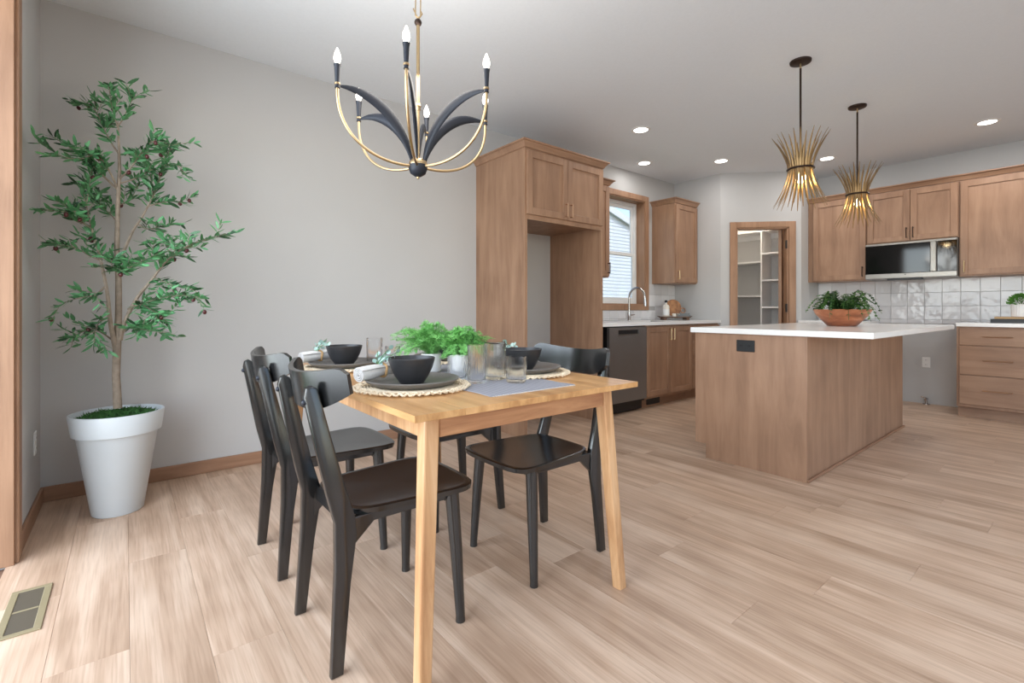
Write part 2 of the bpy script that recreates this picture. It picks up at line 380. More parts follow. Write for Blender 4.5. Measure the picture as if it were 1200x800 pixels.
# baseboards
struct(B('baseboard_north', [((XL, YW - .014, 0), (2.512, YW, .082))], 'trim', bev=.003))
struct(B('baseboard_west', [((XL, PY1 + .076, 0), (XL + .014, YW - .014, .082))], 'trim', bev=.003))
# ------------------------------------------------------------------ kitchen window
win = thing('window_1', 'x', 'window'); del win['label']; del win['category']; struct(win); win.location = (WX0, YW, WZ0)
WW = WX1 - WX0; WH = WZ1 - WZ0; cw = .068
B('casing', [((-cw, -.018, -cw), (0, 0, WH + cw)), ((WW, -.018, -cw), (WW + cw, 0, WH + cw)), ((0, -.018, WH), (WW, 0, WH + cw)), ((0, -.018, -cw), (WW, 0, 0))], 'trimv', win, bev=.003)
B('jamb_liner', [((0, -.004, 0), (.012, .15, WH)), ((WW - .012, -.004, 0), (WW, .15, WH)), ((.012, -.004, WH - .012), (WW - .012, .15, WH)), ((.012, -.004, 0), (WW - .012, .15, .012))], 'trimv', win)
fy = .115
B('window_frame', [((.012, fy, .012), (.05, fy + .06, WH - .012)), ((WW - .05, fy, .012), (WW - .012, fy + .06, WH - .012)), ((.05, fy, .012), (WW - .05, fy + .06, .05)), ((.05, fy, WH - .05), (WW - .05, fy + .06, WH - .012))], 'vinyl', win, bev=.003)
mid = 1.742 - WZ0
for nm, z0, z1, yy in (('sash', mid - .02, WH - .05, fy + .03), ('sash', .05, mid + .02, fy + .005)):
    s = B(nm, [((.05, yy, z0), (.09, yy + .022, z1)), ((WW - .09, yy, z0), (WW - .05, yy + .022, z1)), ((.09, yy, z0), (WW - .09, yy + .022, z0 + .04)), ((.09, yy, z1 - .04), (WW - .09, yy + .022, z1))], 'vinyl', win, bev=.002)
    B('pane', [((.09, yy + .009, z0 + .04), (WW - .09, yy + .013, z1 - .04))], 'glass', s)
# ------------------------------------------------------------------ outside
gr = struct(B('ground', [((-6, 4.2, -.7), (24, 24, -.6))], 'grass'))
nh = thing('neighbor_house', 'white lap-sided neighbour house with a gable roof seen through the window', 'house', (8, 9, -.6))
bm = bmesh.new()
z = 0
hx0, hx1, apx, pitch = -5.0, 5.2, .0, .30
zt = lambda xx: 5.42 - abs(xx - apx) * pitch
while z < 5.4:
    half = min(5.2, (5.42 - z) / pitch)
    if half > .1:
        x0, x1 = max(hx0, apx - half), min(hx1, apx + half)
        v = [bm.verts.new(p) for p in ((x0, -.012, z), (x1, -.012, z), (x1, 0.004, z + .1), (x0, .004, z + .1), (x0, .02, z), (x1, .02, z))]
        bm.faces.new(v[:4]); bm.faces.new((v[0], v[4], v[5], v[1]))
    z += .1
stuff(obj('siding', bm, 'siding', nh))
B('house_body', [((hx0, .03, 0), (hx1, 7, 3.8))], 'siding', nh)
for sg, nm in ((1, 'roof_slope'), (-1, 'roof_slope')):
    bm = bmesh.new(); e = 5.5
    prism(bm, [(0, 5.44), (sg * e, 5.44 - e * pitch), (sg * e, 5.52 - e * pitch), (0, 5.52)], 'y', -.1, 7.3)
    rs = obj(nm, bm, 'shingle', nh)
    bm = bmesh.new(); prism(bm, [(0, 5.30), (sg * e, 5.30 - e * pitch), (sg * e, 5.50 - e * pitch), (0, 5.50)], 'y', -.13, -.10)
    prism(bm, [(0, 5.40), (sg * e, 5.40 - e * pitch), (sg * e, 5.42 - e * pitch), (0, 5.42)], 'y', -.10, 0)
    obj('fascia', bm, 'vinyl', rs)
# ------------------------------------------------------------------ backsplash tiles
TP = .15
tm = {}
def tile(par, lo, hi, ax):
    d = [round(hi[i] - lo[i], 3) for i in range(3)]; k = (tuple(d), ax)
    if k not in tm:
        bm = bmesh.new(); box(bm, [-c / 2 for c in d], [c / 2 for c in d], .0016)
        o = obj('tile', bm, 'tile'); tm[k] = o.data; bpy.data.objects.remove(o)
    o = bpy.data.objects.new('tile', tm[k]); COL.objects.link(o); o.parent = par
    o.location = [(lo[i] + hi[i]) / 2 for i in range(3)]
    a, b = random.uniform(-.008, .008), random.uniform(-.008, .008)
    o.rotation_euler = (a, 0, b) if ax == 'y' else (0, a, b)
g = .0015
B('grout_bed', [((XM - .004, .0, .89), (XM - .0005, 2.317, 1.40))], 'grout', we)
rowsz = [(1.239, 1.388), (1.089, 1.239), (.939, 1.089), (.892, .939)]
y = 2.305
while y > .02:
    y0 = max(y - TP, .0)
    for z0, z1 in rowsz:
        if z1 < .94 and not (.90 < (y + y0) / 2 < 1.67): z0 = .922
        tile(we, (XM - .011, y0 + g, z0 + g), (XM - .003, y - g, z1 - g), 'x')
    y = y0
B('grout_bed', [((4.03, YW - .004, .92), (XE, YW - .0005, 1.04)), ((5.162, YW - .004, 1.04), (XE, YW - .0005, 1.376))], 'grout', wl)
xx = XE
while xx > 4.05:
    x0 = xx - TP
    for z0, z1 in ((1.239, 1.376), (1.089, 1.239), (.939, 1.089), (.922, .939)):
        if x0 < 5.16:
            if z0 > 1.03: 
                if xx > 5.18: tile(wl, (5.162 + g, YW - .011, z0 + g), (xx - g, YW - .003, z1 - g), 'y')
                continue
            z1 = min(z1, 1.04)
        tile(wl, (x0 + g, YW - .011, z0 + g), (xx - g, YW - .003, z1 - g), 'y')
    xx = x0
# ------------------------------------------------------------------ cabinets
def pull(par, p, L, axis, m='bronze', out=.028, r=.0048):
    """bar pull: p centre on the door face (front is -y)"""
    x, y, z = p; h = L / 2
    if axis == 'z': ends = [(x, y, z - h * .86), (x, y, z + h * .86)]; bar = [(x, y - out, z - h), (x, y - out, z + h)]
    else: ends = [(x - h * .86, y, z), (x + h * .86, y, z)]; bar = [(x - h, y - out, z), (x + h, y - out, z)]
    ts = [(bar, r)] + [([e, (e[0], e[1] - out, e[2])], r) for e in ends]
    return T('handle', ts, m, par, 8)
def door(par, x0, x1, z0, z1, hx=None, hz=None, L=.13, fr=.057, m='bronze'):
    t = .02
    d = B('door', [((x0, -t, z0), (x0 + fr, 0, z1)), ((x1 - fr, -t, z0), (x1, 0, z1)), ((x0 + fr, -t, z0), (x1 - fr, 0, z0 + fr)), ((x0 + fr, -t, z1 - fr), (x1 - fr, 0, z1))], 'cab', par, bev=.002)
    B('door_panel', [((x0 + fr - .004, -.009, z0 + fr - .004), (x1 - fr + .004, -.002, z1 - fr + .004))], 'cab', d)
    if hx is not None: pull(d, (hx, -t, hz), L, 'z', m)
    return d
def drawer(par, x0, x1, z0, z1, L=.17):
    d = B('drawer', [((x0, -.02, z0), (x1, 0, z1))], 'cabh', par, bev=.002)
    pull(d, ((x0 + x1) / 2, -.02, (z0 + z1) / 2 + .005), L, 'x')
    return d
def crown(par, x0, x1, y0, y1, zb, left=True, right=True, h=.058, out=.05, name='crown'):
    """mitred cove crown round the front (y0) and the open ends"""
    prof = [(0, 0), (.010, .004), (.016, .016), (out * .72, h * .72), (out, h * .82), (out, h), (0, h)]
    bm = bmesh.new(); rings = []
    for o, z in prof:
        L = o if left else 0; R = o if right else 0
        rings.append([bm.verts.new(p) for p in ((x0 - L, y1, zb + z), (x0 - L, y0 - o, zb + z), (x1 + R, y0 - o, zb + z), (x1 + R, y1, zb + z))])
    for a, b in zip(rings, rings[1:] + rings[:1]):
        for k in range(3): bm.faces.new((a[k], a[k+1], b[k+1], b[k]))
    bm.faces.new([r[0] for r in rings]); bm.faces.new([r[3] for r in rings][::-1])
    return obj(name, bm, 'cabh', par)
UB, UT = 1.388, 2.363
# tall fridge surround
FX0, FX1, FY = 2.513, 3.472, 2.942
fc = thing('fridge_surround_cabinet', 'tall brown wooden fridge surround cabinet with an empty alcove and two doors above', 'cabinet', (FX0, FY, 0))
W = FX1 - FX0; D = YW - FY
B('side_panel', [((0, .0205, 0), (.02, D, UT))], 'cab', fc); B('side_panel', [((W - .02, .0205, 0), (W, D, UT))], 'cab', fc)
B('cabinet_box', [((.0205, .0205, 1.815), (W - .0205, D, UT))], 'cab', fc)
B('face_frame', [((0, -.001, 1.785), (W, .02, 1.835)), ((0, -.001, 2.33), (W, .02, UT)), ((0, -.001, 1.835), (.03, .02, 2.33)), ((W - .03, -.001, 1.835), (W, .02, 2.33)), ((0, -.001, 0), (.026, .02, 1.785)), ((W - .026, -.001, 0), (W, .02, 1.785))], 'cab', fc)
door(fc, .014, W / 2 - .002, 1.825, 2.345, W / 2 - .03, 1.905, .12); door(fc, W / 2 + .002, W - .014, 1.825, 2.345, W / 2 + .03, 1.905, .12)
crown(fc, 0, W, 0, D, UT)
# narrow wall cabinet beside the fridge surround
UY = YW - .325
def upper(label, X0, Y0, W, rz, zb, zt, doors, cr=True, D=.325, group='wall cabinets', name='wall_cabinet'):
    c = thing(name, label, 'cabinet', (X0, Y0, 0), rz, group)
    B('cabinet_box', [((0, 0, zb), (W, D, zt))], 'cab', c, bev=.0015)
    for x0, x1, hx, m in doors: door(c, x0, x1, zb + .014, zt - .014, hx, zb + .014 + .085, .115, m=m)
    if cr: crown(c, 0, W, 0, D, zt, True, cr != 'R')
    return c
upper('narrow wooden wall cabinet squeezed between fridge surround and window', FX1 + .004, UY, 4.0 - FX1 - .004, 0, UB, UT, [(.01, 4.0 - FX1 - .014, 4.0 - FX1 - .04, 'dbronze')])
upper('single-door wooden wall cabinet in the corner right of the window', 5.244, UY, XE - 5.246, 0, UB - .01, UT, [(.012, XE - 5.246 - .012, .04, 'brass')], 'R')
# cabinets on the microwave wall; local x runs towards -Y
RX = XM - .325; R90 = -PI / 2
upper('single-door wooden wall cabinet left of the microwave', RX, 2.267, .56, R90, UB, UT, [(.012, .552, .525, 'dbronze')], False)
mc = thing('wall_cabinet', 'short two-door wooden wall cabinet directly above the microwave', 'cabinet', (RX, 1.705, 0), R90, 'wall cabinets')
B('cabinet_box', [((0, 0, 1.79), (.78, .325, UT))], 'cab', mc, bev=.0015)
door(mc, .006, .388, 1.80, UT - .014, .362, 1.885, .115, m='dbronze'); door(mc, .392, .774, 1.80, UT - .014, .418, 1.885, .115, m='dbronze')
upper('wide wooden wall cabinet right of the microwave above the drawers', RX, .923, .583, R90, UB, UT, [(.010, .573, .04, 'brass')], False)
B('filler_strip', [((-.048, .005, UB), (-.001, .06, UT))], 'cab', [o for o in COL.objects if o.get('label', '').startswith('single-door wooden wall cabinet left')][0])
cm = thing('crown_moulding', 'long wooden crown moulding running along the tops of the microwave wall cabinets', 'moulding', (RX, 2.315, 0), R90)
crown(cm, 0, 1.975, 0, .325, UT + .001, False, True, name='moulding')
# microwave
mw = thing('microwave', 'black glass over-the-range microwave with steel trim and handle', 'microwave', (XM - .40, 1.703, 0), R90)
mz0, mz1 = 1.385, 1.785
B('case', [((0, .02, mz0), (.776, .385, mz1))], 'dsteel', mw, bev=.003)
B('glass_door', [((.002, 0, mz0 + .062), (.565, .02, mz1 - .025))], 'bglass', mw, bev=.002)
cp_ = B('control_panel', [((.622, 0, mz0 + .062), (.774, .02, mz1 - .025))], 'bglass', mw, bev=.002)
B('top_trim', [((.002, -.004, mz1 - .024), (.774, .02, mz1 - .002))], 'steel', mw, bev=.002)
B('bottom_trim', [((.002, -.004, mz0 + .008), (.774, .02, mz0 + .061))], 'steel', mw, bev=.003)
B('vent_grille', [((.20, .001, mz0 - .012), (.50, .06, mz0 + .007))], 'bplast', mw)
B('handle', [((.570, -.03, mz0 + .062), (.617, -.012, mz1 - .026)), ((.575, -.012, mz0 + .09), (.612, .02, mz0 + .11)), ((.575, -.012, mz1 - .06), (.612, .02, mz1 - .04))], 'steel', mw, bev=.004)
bm = bmesh.new(); lathe(bm, [(0, 0), (.006, 0), (.006, .002), (0, .002)], (0, 0, 0), 16)
lg = obj('badge', bm, 'bplast', mw); lg.rotation_euler = (PI / 2, 0, 0); lg.location = (.36, -.004, mz0 + .045)
# base cabinets, north run
BY = 3.02; BZ = .885; TK = .105
def base_body(c, W, D, toe=.075):
    B('cabinet_box', [((0, 0, TK), (W, D, BZ))], 'cab', c, bev=.0015)
    B('toe_kick', [((0, toe, 0), (W, toe + .02, TK))], 'cabh', c)
dw = thing('dishwasher', 'dark stainless dishwasher with pocket handle under the white counter', 'dishwasher', (3.634, BY - .02, 0))
B('tub', [((.004, .03, .1), (.602, .58, BZ - .012))], 'bplast', dw)
dd = B('dishwasher_door', [((.004, 0, .125), (.602, .03, .79)), ((.004, 0, .79), (.14, .03, BZ - .012)), ((.47, 0, .79), (.602, .03, BZ - .012)), ((.14, 0, .845), (.47, .03, BZ - .012))], 'dsteel', dw)
B('pocket_handle', [((.14, .012, .79), (.47, .028, .845))], 'bplast', dd); B('handle_lip', [((.14, -.002, .79), (.47, .012, .803))], 'steel', dd)
B('kick_plate', [((.004, .06, .012), (.602, .08, .12))], 'bplast', dw)
sb = thing('sink_base_cabinet', 'two-door wooden sink base cabinet right of the dishwasher', 'cabinet', (4.242, BY, 0), 0, 'base cabinets')
base_body(sb, .892, .60)
door(sb, .006, .444, .13, .865, .415, .78, .13, m='brass'); door(sb, .448, .886, .13, .865, .477, .78, .13, m='brass')
B('toe_vent', [((.12, .066, .02), (.36, .074, .09))], 'bplast', sb, bev=.003)
cb = thing('drawer_base_cabinet', 'wooden drawer base cabinet in the corner below the tray, half hidden by the island', 'cabinet', (5.136, BY, 0), 0, 'base cabinets')
base_body(cb, XE - 5.138, .60)
for z0, z1 in ((.13, .40), (.404, .674), (.678, .865)): drawer(cb, .006, XE - 5.144, z0, z1, .13)
B('filler_panel', [((-.158 + 0, .0, 0), (-.13, .6, BZ))], 'cab', dw)
ct = thing('kitchen_countertop', 'white quartz countertop with sink below the window', 'countertop', (3.476, 2.978, BZ))
SX0, SX1, SY0, SY1 = .90, 1.52, .10, .50
cW = XE - 3.478; cD = YW - 2.98
B('slab', [((0, 0, 0), (SX0, cD, .035)), ((SX1, 0, 0), (cW, cD, .035)), ((SX0, 0, 0), (SX1, SY0, .035)), ((SX0, SY1, 0), (SX1, cD, .035))], 'quartz', ct)
B('sink_basin', [((SX0 + .001, SY0 + .001, .001), (SX1 - .001, SY1 - .001, .004)), ((SX0 + .001, SY0 + .001, .004), (SX0 + .005, SY1 - .001, .03)), ((SX1 - .005, SY0 + .001, .004), (SX1 - .001, SY1 - .001, .03))], 'steel', ct)
# base cabinets, microwave wall
BX = XM - .608
db = thing('drawer_base_cabinet', 'wooden three-drawer base cabinet right of the empty range gap', 'cabinet', (BX, .903, 0), R90, 'base cabinets')
base_body(db, .563, .605)
for z0, z1 in ((.135, .415), (.422, .698), (.706, .865)): drawer(db, .022, .555, z0, z1, .20)
db2 = thing('base_cabinet', 'wooden base cabinet left of the range gap, hidden behind the island', 'cabinet', (BX, 2.30, 0), R90, 'base cabinets')
base_body(db2, .632, .605); door(db2, .01, .622, .13, .865, .58, .78)
tag(B('side_countertop', [((BX - .03, .34, BZ), (XM, .905, BZ + .035))], 'quartz', bev=.002), 'white quartz countertop over the three drawers carrying books and a small plant', 'countertop')
tag(B('side_countertop', [((BX - .03, 1.664, BZ), (XM, 2.316, BZ + .035))], 'quartz', bev=.002), 'short white quartz countertop left of the range gap, mostly behind the island bowl', 'countertop')
# ------------------------------------------------------------------ pantry shelves
ps = thing('pantry_shelving', 'white built-in shelving inside the pantry', 'shelving', (6.66, 2.45, 0))
sd = XM - 6.66
B('divider', [((0, .435, 0), (sd, .455, 2.10))], 'white_paint', ps)
for z in (.75, 1.225, 1.685): B('shelf', [((0, .455, z), (sd, 1.18, z + .022))], 'white_paint', ps)
for z in (.72, 1.07, 1.43, 1.79): B('shelf', [((0, 0, z), (sd, .435, z + .022))], 'white_paint', ps)
B('shelf', [((0, 0, 2.10), (sd, 1.18, 2.122))], 'white_paint', ps)
B('shelf_cleat', [((sd - .02, .455, 2.03), (sd, 1.18, 2.10)), ((sd - .02, 0, 2.03), (sd, .435, 2.10))], 'white_paint', ps)
pl = thing('pantry_ceiling_light', 'small lit dome light on the pantry ceiling', 'light', (6.45, 3.05, CH))
LA('base', [(0, 0), (.13, 0), (.13, -.02), (0, -.02)], 'wplast', pl); LA('diffuser', [(.12, -.02), (.10, -.06), (.05, -.08), (0, -.085)], 'can', pl)
pt = bpy.data.lights.new('pantry_glow', 'POINT'); pt.energy = 16; pt.color = (1, .86, .68); pt.shadow_soft_size = .1
po = bpy.data.objects.new('pantry_glow', pt); COL.objects.link(po); po.location = (6.45, 3.05, CH - .2)
# ------------------------------------------------------------------ island
ix0, ix1, iy0, iy1 = 3.20, 5.40, 1.125, 1.85
isl = thing('kitchen_island', 'brown wooden kitchen island under a white top with a black outlet', 'island', (ix0, iy0, 0))
iw, idp = ix1 - ix0, iy1 - iy0
bm = bmesh.new(); prism(bm, [(0, 0), (idp - .08, 0), (idp - .08, .10), (idp, .10), (idp, BZ), (0, BZ)], 'x', 0, .02)
obj('end_panel', bm, 'cab', isl)
bm = bmesh.new(); prism(bm, [(0, 0), (idp - .08, 0), (idp - .08, .10), (idp, .10), (idp, BZ), (0, BZ)], 'x', iw - .02, iw)
obj('end_panel', bm, 'cab', isl)
B('back_panel', [((.02, .001, 0), (iw - .02, .02, BZ))], 'cab', isl)
B('shoe_moulding', [((-.001, -.014, 0), (iw + .02, .001, .018))], 'trim', isl, bev=.004)
B('corner_trim', [((-.004, -.004, .018), (.018, .001, BZ))], 'cab', isl)
B('cabinet_box', [((.02, .02, .10), (iw - .02, idp - .02, BZ))], 'cab', isl)
B('toe_kick', [((.02, idp - .10, 0), (iw - .02, idp - .08, .10))], 'cabh', isl)
for k in range(3):
    f = B('door', [((.03 + k * .72, idp - .02, .12), (.03 + k * .72 + .70, idp, .865))], 'cab', isl, bev=.002)
tag(B('island_countertop', [((3.172, .786, BZ), (5.435, 1.874, BZ + .036))], 'quartz', bev=.003), 'large white quartz island countertop with an overhang on the seating side', 'countertop')
def outlet(name, label, loc, rz, m, mdark, horiz=False, group='electrical outlets'):
    o = thing(name, label, 'outlet', loc, rz, group)
    w_, h_ = (.12, .077) if horiz else (.073, .118)
    pt_ = B('cover_plate', [((-w_ / 2, -.006, -h_ / 2), (w_ / 2, 0, h_ / 2))], m, o, bev=.003)
    for s in (-1, 1):
        cx, cz = (s * .026, 0) if horiz else (0, s * .026)
        bm = bmesh.new(); lathe(bm, [(0, 0), (.015, 0), (.016, .002), (.0, .002)], (0, 0, 0), 20); sk = obj('socket', bm, m, pt_, True)
        sk.rotation_euler = (PI / 2, 0, 0); sk.location = (cx, -.006, cz)
        B('slots', [((cx - .006, -.0086, cz - .004), (cx - .004, -.0082, cz + .006)), ((cx + .004, -.0086, cz - .004), (cx + .006, -.0082, cz + .006))], mdark, pt_)
    return o
outlet('electrical_outlet', 'black horizontal outlet on the end of the island', (ix0, 1.49, .807), R90, 'bplast', 'bglass', True)
outlet('electrical_outlet', 'white outlet low on the wall in the empty range gap', (XM, 1.24, .46), R90, 'wplast', 'bplast')
outlet('electrical_outlet', 'white outlet low on the wall behind the potted tree', (XL, 3.41, .37), PI / 2, 'wplast', 'bplast')
outlet('electrical_outlet', 'white outlet on the wall inside the fridge alcove', (2.86, YW, 1.12), 0, 'wplast', 'bplast')
gv = thing('gas_valve', 'small metal gas valve stub near the floor in the range gap', 'valve', (XM - .05, 1.23, 0))
T('pipe', [([(0, 0, 0), (0, 0, .07)], .012)], 'chrome', gv); T('cock', [([(-.05, 0, .055), (.04, 0, .055)], .011), ([(0, .0, .07), (0, .045, .08)], .006)], 'chrome', gv)
LA('flange', [(0, 0), (.035, 0), (.03, .008), (0, .008)], 'chrome', gv, seg=20)
# floor register
rg = thing('floor_register', 'beige metal floor heating register near the patio door', 'vent', (-.27, 2.357, 0))
B('register_frame', [((-.055, -.17, 0), (.055, -.15, .005)), ((-.055, .15, 0), (.055, .17, .005)), ((-.055, -.15, 0), (-.034, .15, .005)), ((.034, -.15, 0), (.055, .15, .005)), ((-.034, -.004, 0), (.034, .004, .004))], 'reg', rg, bev=.0015)
bm = bmesh.new()
for i in range(26):
    yy = -.144 + i * .0115
    v = [bm.verts.new(p) for p in ((-.034, yy, .0005), (.034, yy, .0005), (.034, yy + .006, .004), (-.034, yy + .006, .004))]; bm.faces.new(v)
stuff(obj('louvers', bm, 'regd', rg)); B('duct_shade', [((-.034, -.15, .0002), (.034, .15, .0006))], 'bplast', rg)  # flat black sheet stands in for the shade below the louvers
# ------------------------------------------------------------------ dining table
TX0, TX1, TY0, TY1, TZ = .572, 1.500, 1.10, 2.556, .776
tb = thing('dining_table', 'rectangular oak dining table with splayed legs set for a meal', 'table', ((TX0 + TX1) / 2, (TY0 + TY1) / 2, 0))
hx, hy = (TX1 - TX0) / 2, (TY1 - TY0) / 2
# top: edge-glued boards across the table, each its own piece
nb = 6; bw_ = 2 * hx / nb
for i in range(nb):
    B('top_board', [((-hx + i * bw_, -hy, TZ - .019), (-hx + (i + 1) * bw_ - .0004, hy, TZ))], 'oak', tb, bev=.0009)
LT = .042
for sx in (-1, 1):
    for sy in (-1, 1):
        bm = bmesh.new()
        tx, ty = sx * (hx - .092), sy * (hy - .094); fx, fy_ = sx * (hx - .047), sy * (hy - .05)
        rings = []
        for (cx, cy, z, hw) in ((tx, ty, TZ - .019, .024), (fx, fy_, 0, .0195)):
            rings.append([bm.verts.new((cx + a * hw, cy + b * hw, z)) for a, b in ((-1, -1), (1, -1), (1, 1), (-1, 1))])
        fs = [bm.faces.new(rings[0][::-1]), bm.faces.new(rings[1])]
        for k in range(4): fs.append(bm.faces.new((rings[0][k], rings[0][(k+1) % 4], rings[1][(k+1) % 4], rings[1][k])))
        bmesh.ops.recalc_face_normals(bm, faces=bm.faces)
        bmesh.ops.bevel(bm, geom=[e for e in bm.edges if abs(e.verts[0].co.z - e.verts[1].co.z) > .1], offset=.006, segments=2, affect='EDGES', profile=.5)
        obj('leg', bm, 'oakleg', tb)
for sy in (-1, 1):
    ya = sy * (hy - .082); B('apron', [((-hx + .115, ya - .011, TZ - .088), (hx - .115, ya + .011, TZ - .019))], 'oakrail', tb, bev=.002)
for sx in (-1, 1):
    xa = sx * (hx - .082); B('apron', [((xa - .011, -hy + .118, TZ - .088), (xa + .011, hy - .118, TZ - .019))], M['oakleg'], tb, bev=.002)
# ------------------------------------------------------------------ chairs (local +x is the front)
def make_chair(label):
    c = thing('dining_chair', label, 'chair', (0, 0, 0), 0, 'black dining chairs')
    # seat: rounded trapezoid plate, slightly dished
    def outline(u):                          # u angle -> point
        ca, sa = math.cos(u), math.sin(u); n = 6.5
        k = (abs(ca) ** n + abs(sa) ** n) ** (-1 / n)
        px, py = ca * k, sa * k              # in [-1,1]
        x = .055 + px * .215 ; hw = .172 + (x + .16) * .105
        return x + (.012 * (1 - py * py) if px > 0 else -.008 * (1 - py * py)), py * hw
    bm = bmesh.new(); N = 56; rs = [0, .35, .7, .9, .975, 1]
    def dish(r): return -.008 * (1 - r ** 3)
    top = []; 
    for r in rs[1:]:
        top.append([bm.verts.new((outline(2*PI*k/N)[0] * r + .055 * (1 - r), outline(2*PI*k/N)[1] * r, .452 + dish(r) - (.003 if r == 1 else 0))) for k in range(N)])
    c0 = bm.verts.new((.055, 0, .452 + dish(0)))
    bot = [bm.verts.new((outline(2*PI*k/N)[0] * .985 + .055 * .015, outline(2*PI*k/N)[1] * .985, .432)) for k in range(N)]
    for k in range(N):
        k2 = (k + 1) % N; bm.faces.new((c0, top[0][k], top[0][k2]))
        for a, b in zip(top, top[1:] + [bot]): bm.faces.new((a[k], b[k], b[k2], a[k2]))
    bm.faces.new(bot)
    obj('seat', bm, 'black', c, True)
    for s in (-1, 1):
        # rear leg: boomerang board, leaning in towards the backrest
        prof = [(-.225, 0), (-.19, 0), (-.165, .25), (-.145, .385), (-.15, .44), (-.175, .52), (-.245, .80), (-.252, .822), (-.268, .832), (-.283, .825), (-.288, .80), (-.232, .52), (-.209, .43), (-.21, .30)]
        bm = bmesh.new(); prism(bm, prof, 'y', -.013, .013, .005)
        for v in bm.verts:
            z = v.co.z; v.co.y += s * (.182 - .017 * min(z, .45) / .45 - .020 * max(0, z - .45) / .38)
        lg = obj('leg', bm, 'black', c, True)
        bm = bmesh.new(); ball(bm, (-.2855, s * .148, .785), .0085, 10); obj('bolt', bm, 'navy', lg, True)
        # front leg
        T('leg', [([(.185, s * .170, .434), (.193, s * .185, .25), (.2, s * .2015, .018), (.2, s * .2015, 0)], [.024, .021, .0155, .0165])], 'black', c, 12)
        bm = bmesh.new(); prism(bm, [(-.17, .335), (-.17, .434), (.185, .434), (.185, .408), (-.09, .408)], 'y', s * .163 - .010, s * .163 + .010, .003)
        obj('seat_rail', bm, 'black', c)
    B('cross_rail', [((.165, -.16, .398), (.183, .16, .434))], 'black', c, bev=.002); B('cross_rail', [((-.16, -.155, .385), (-.142, .155, .434))], 'black', c, bev=.002)
    def back(a, b):
        y = (a * 2 - 1); e = abs(y)
        yy = y * .236
        zt_ = .862 + .026 * e * e - (.022 * max(0, (e - .86) / .14) ** 2)
        zb_ = .752 + .006 * e * e + (.052 * max(0, (e - .35) / .65) ** 1.8)
        z = zb_ + (zt_ - zb_) * b
        x = -.262 + 1.45 * yy * yy - (z - .80) * .17
        n = Vector((1, -2 * 1.45 * yy, .17)).normalized()
        return (x, yy, z), n
    bm = bmesh.new(); sheet(bm, back, 28, 6, .015)
    obj('backrest', bm, 'black', c, True, ang=50)
    return c
ch = make_chair('black wooden dining chair nearest the camera, on the left side of the table')
ch.location = (.677, 1.562, 0)
dup(ch, (.682, 2.187, 0), 0, 'black wooden dining chair on the left side of the table, farther from the camera')
dup(ch, (1.403, 1.556, 0), PI, 'black wooden dining chair on the right side of the table, nearer the camera')
dup(ch, (1.337, 2.18, 0), PI, 'black wooden dining chair behind the ferns, on the far right of the table')
# ------------------------------------------------------------------ table setting
rn = thing('table_runner', 'grey striped linen table runner along the middle of the table', 'runner', (1.065, 1.82, TZ))
def rf(a, b):
    x = (a - .5) * .37; y = (b - .5) * 1.26
    return (x, y, .0022 + .0008 * math.sin(y * 40 + x * 9)), Vector((0, 0, 1))
bm = bmesh.new(); sheet(bm, rf, 10, 40, .002); obj('cloth', bm, 'runner', rn)
bm = bmesh.new()
for i in range(38):
    for e in (-.63, .63):
        xx = -.18 + i * .0097; box(bm, (xx, min(e, e * 1.012), .001), (xx + .003, max(e, e * 1.012), .0025))
stuff(obj('fringe', bm, 'linen', rn))
def placemat(x, y, label):
    bm = bmesh.new()
    wob = lambda a: .006 * math.sin(14 * a) + .003 * math.sin(31 * a + 1)
    o = thing('placemat', label, 'placemat', (x, y, TZ + .0042), 0, 'round woven placemats')
    lathe(bm, [(0, .001), (.172, .001), (.174, .0025), (.172, .004), (0, .004)], (0, 0, 0), 64)
    dsc = obj('woven_disc', bm, 'jute', o, True)
    bm = bmesh.new()
    for k in range(5):
        r = .128 + k * .0105; pts = [(r * math.cos(2*PI*q/64), r * math.sin(2*PI*q/64), .004 + .0008 * (q % 2)) for q in range(65)]; tube(bm, pts, .0034, 5, False)
    stuff(obj('braid_rings', bm, 'jute', dsc, True))
    bm = bmesh.new()
    for k in range(46):
        a = 2 * PI * k / 46; cx, cy = .184 * math.cos(a), .184 * math.sin(a)
        rr_ = .0135 + .002 * math.sin(k * 2.3)
        pts = [(cx + rr_ * math.cos(2*PI*q/10 + a), cy + rr_ * math.sin(2*PI*q/10 + a), .005 + .003 * math.sin(q * 1.9 + k)) for q in range(11)]; tube(bm, pts, .0035, 5, False)
    stuff(obj('crochet_edge', bm, 'jute', o, True))
    return o
def plate(x, y, label):
    o = LA('dinner_plate', [(0, 0), (.095, 0), (.135, .004), (.156, .018), (.160, .023), (.157, .0255), (.138, .014), (.10, .008), (0, .007)], 'plate', seg=56)
    o.location = (x, y, TZ + .0105); return tag(o, label, 'plate', 'grey dinner plates')
def bowl(x, y, label):
    o = LA('bowl', [(0, 0), (.040, 0), (.042, .002), (.060, .026), (.073, .053), (.081, .078), (.083, .087), (.0805, .089), (.0775, .078), (.068, .052), (.054, .026), (.038, .010), (0, .008)], 'ceramic', seg=48)
    o.scale = (.96, .96, 1); o.location = (x, y, TZ + .0182); return tag(o, label, 'bowl', 'black bowls on the plates')
for (x, y, who) in ((.775, 1.505, 'nearest the camera on the left side of the table'), (1.31, 1.545, 'on the right side of the table, nearer the camera'),
                    (.79, 2.20, 'at the far left of the table'), (1.31, 2.19, 'at the far right, behind the ferns')):
    placemat(x, y, 'round cream woven placemat ' + who); plate(x, y, 'grey stoneware dinner plate ' + who); bowl(x - .008, y - .008, 'black stoneware bowl ' + who)
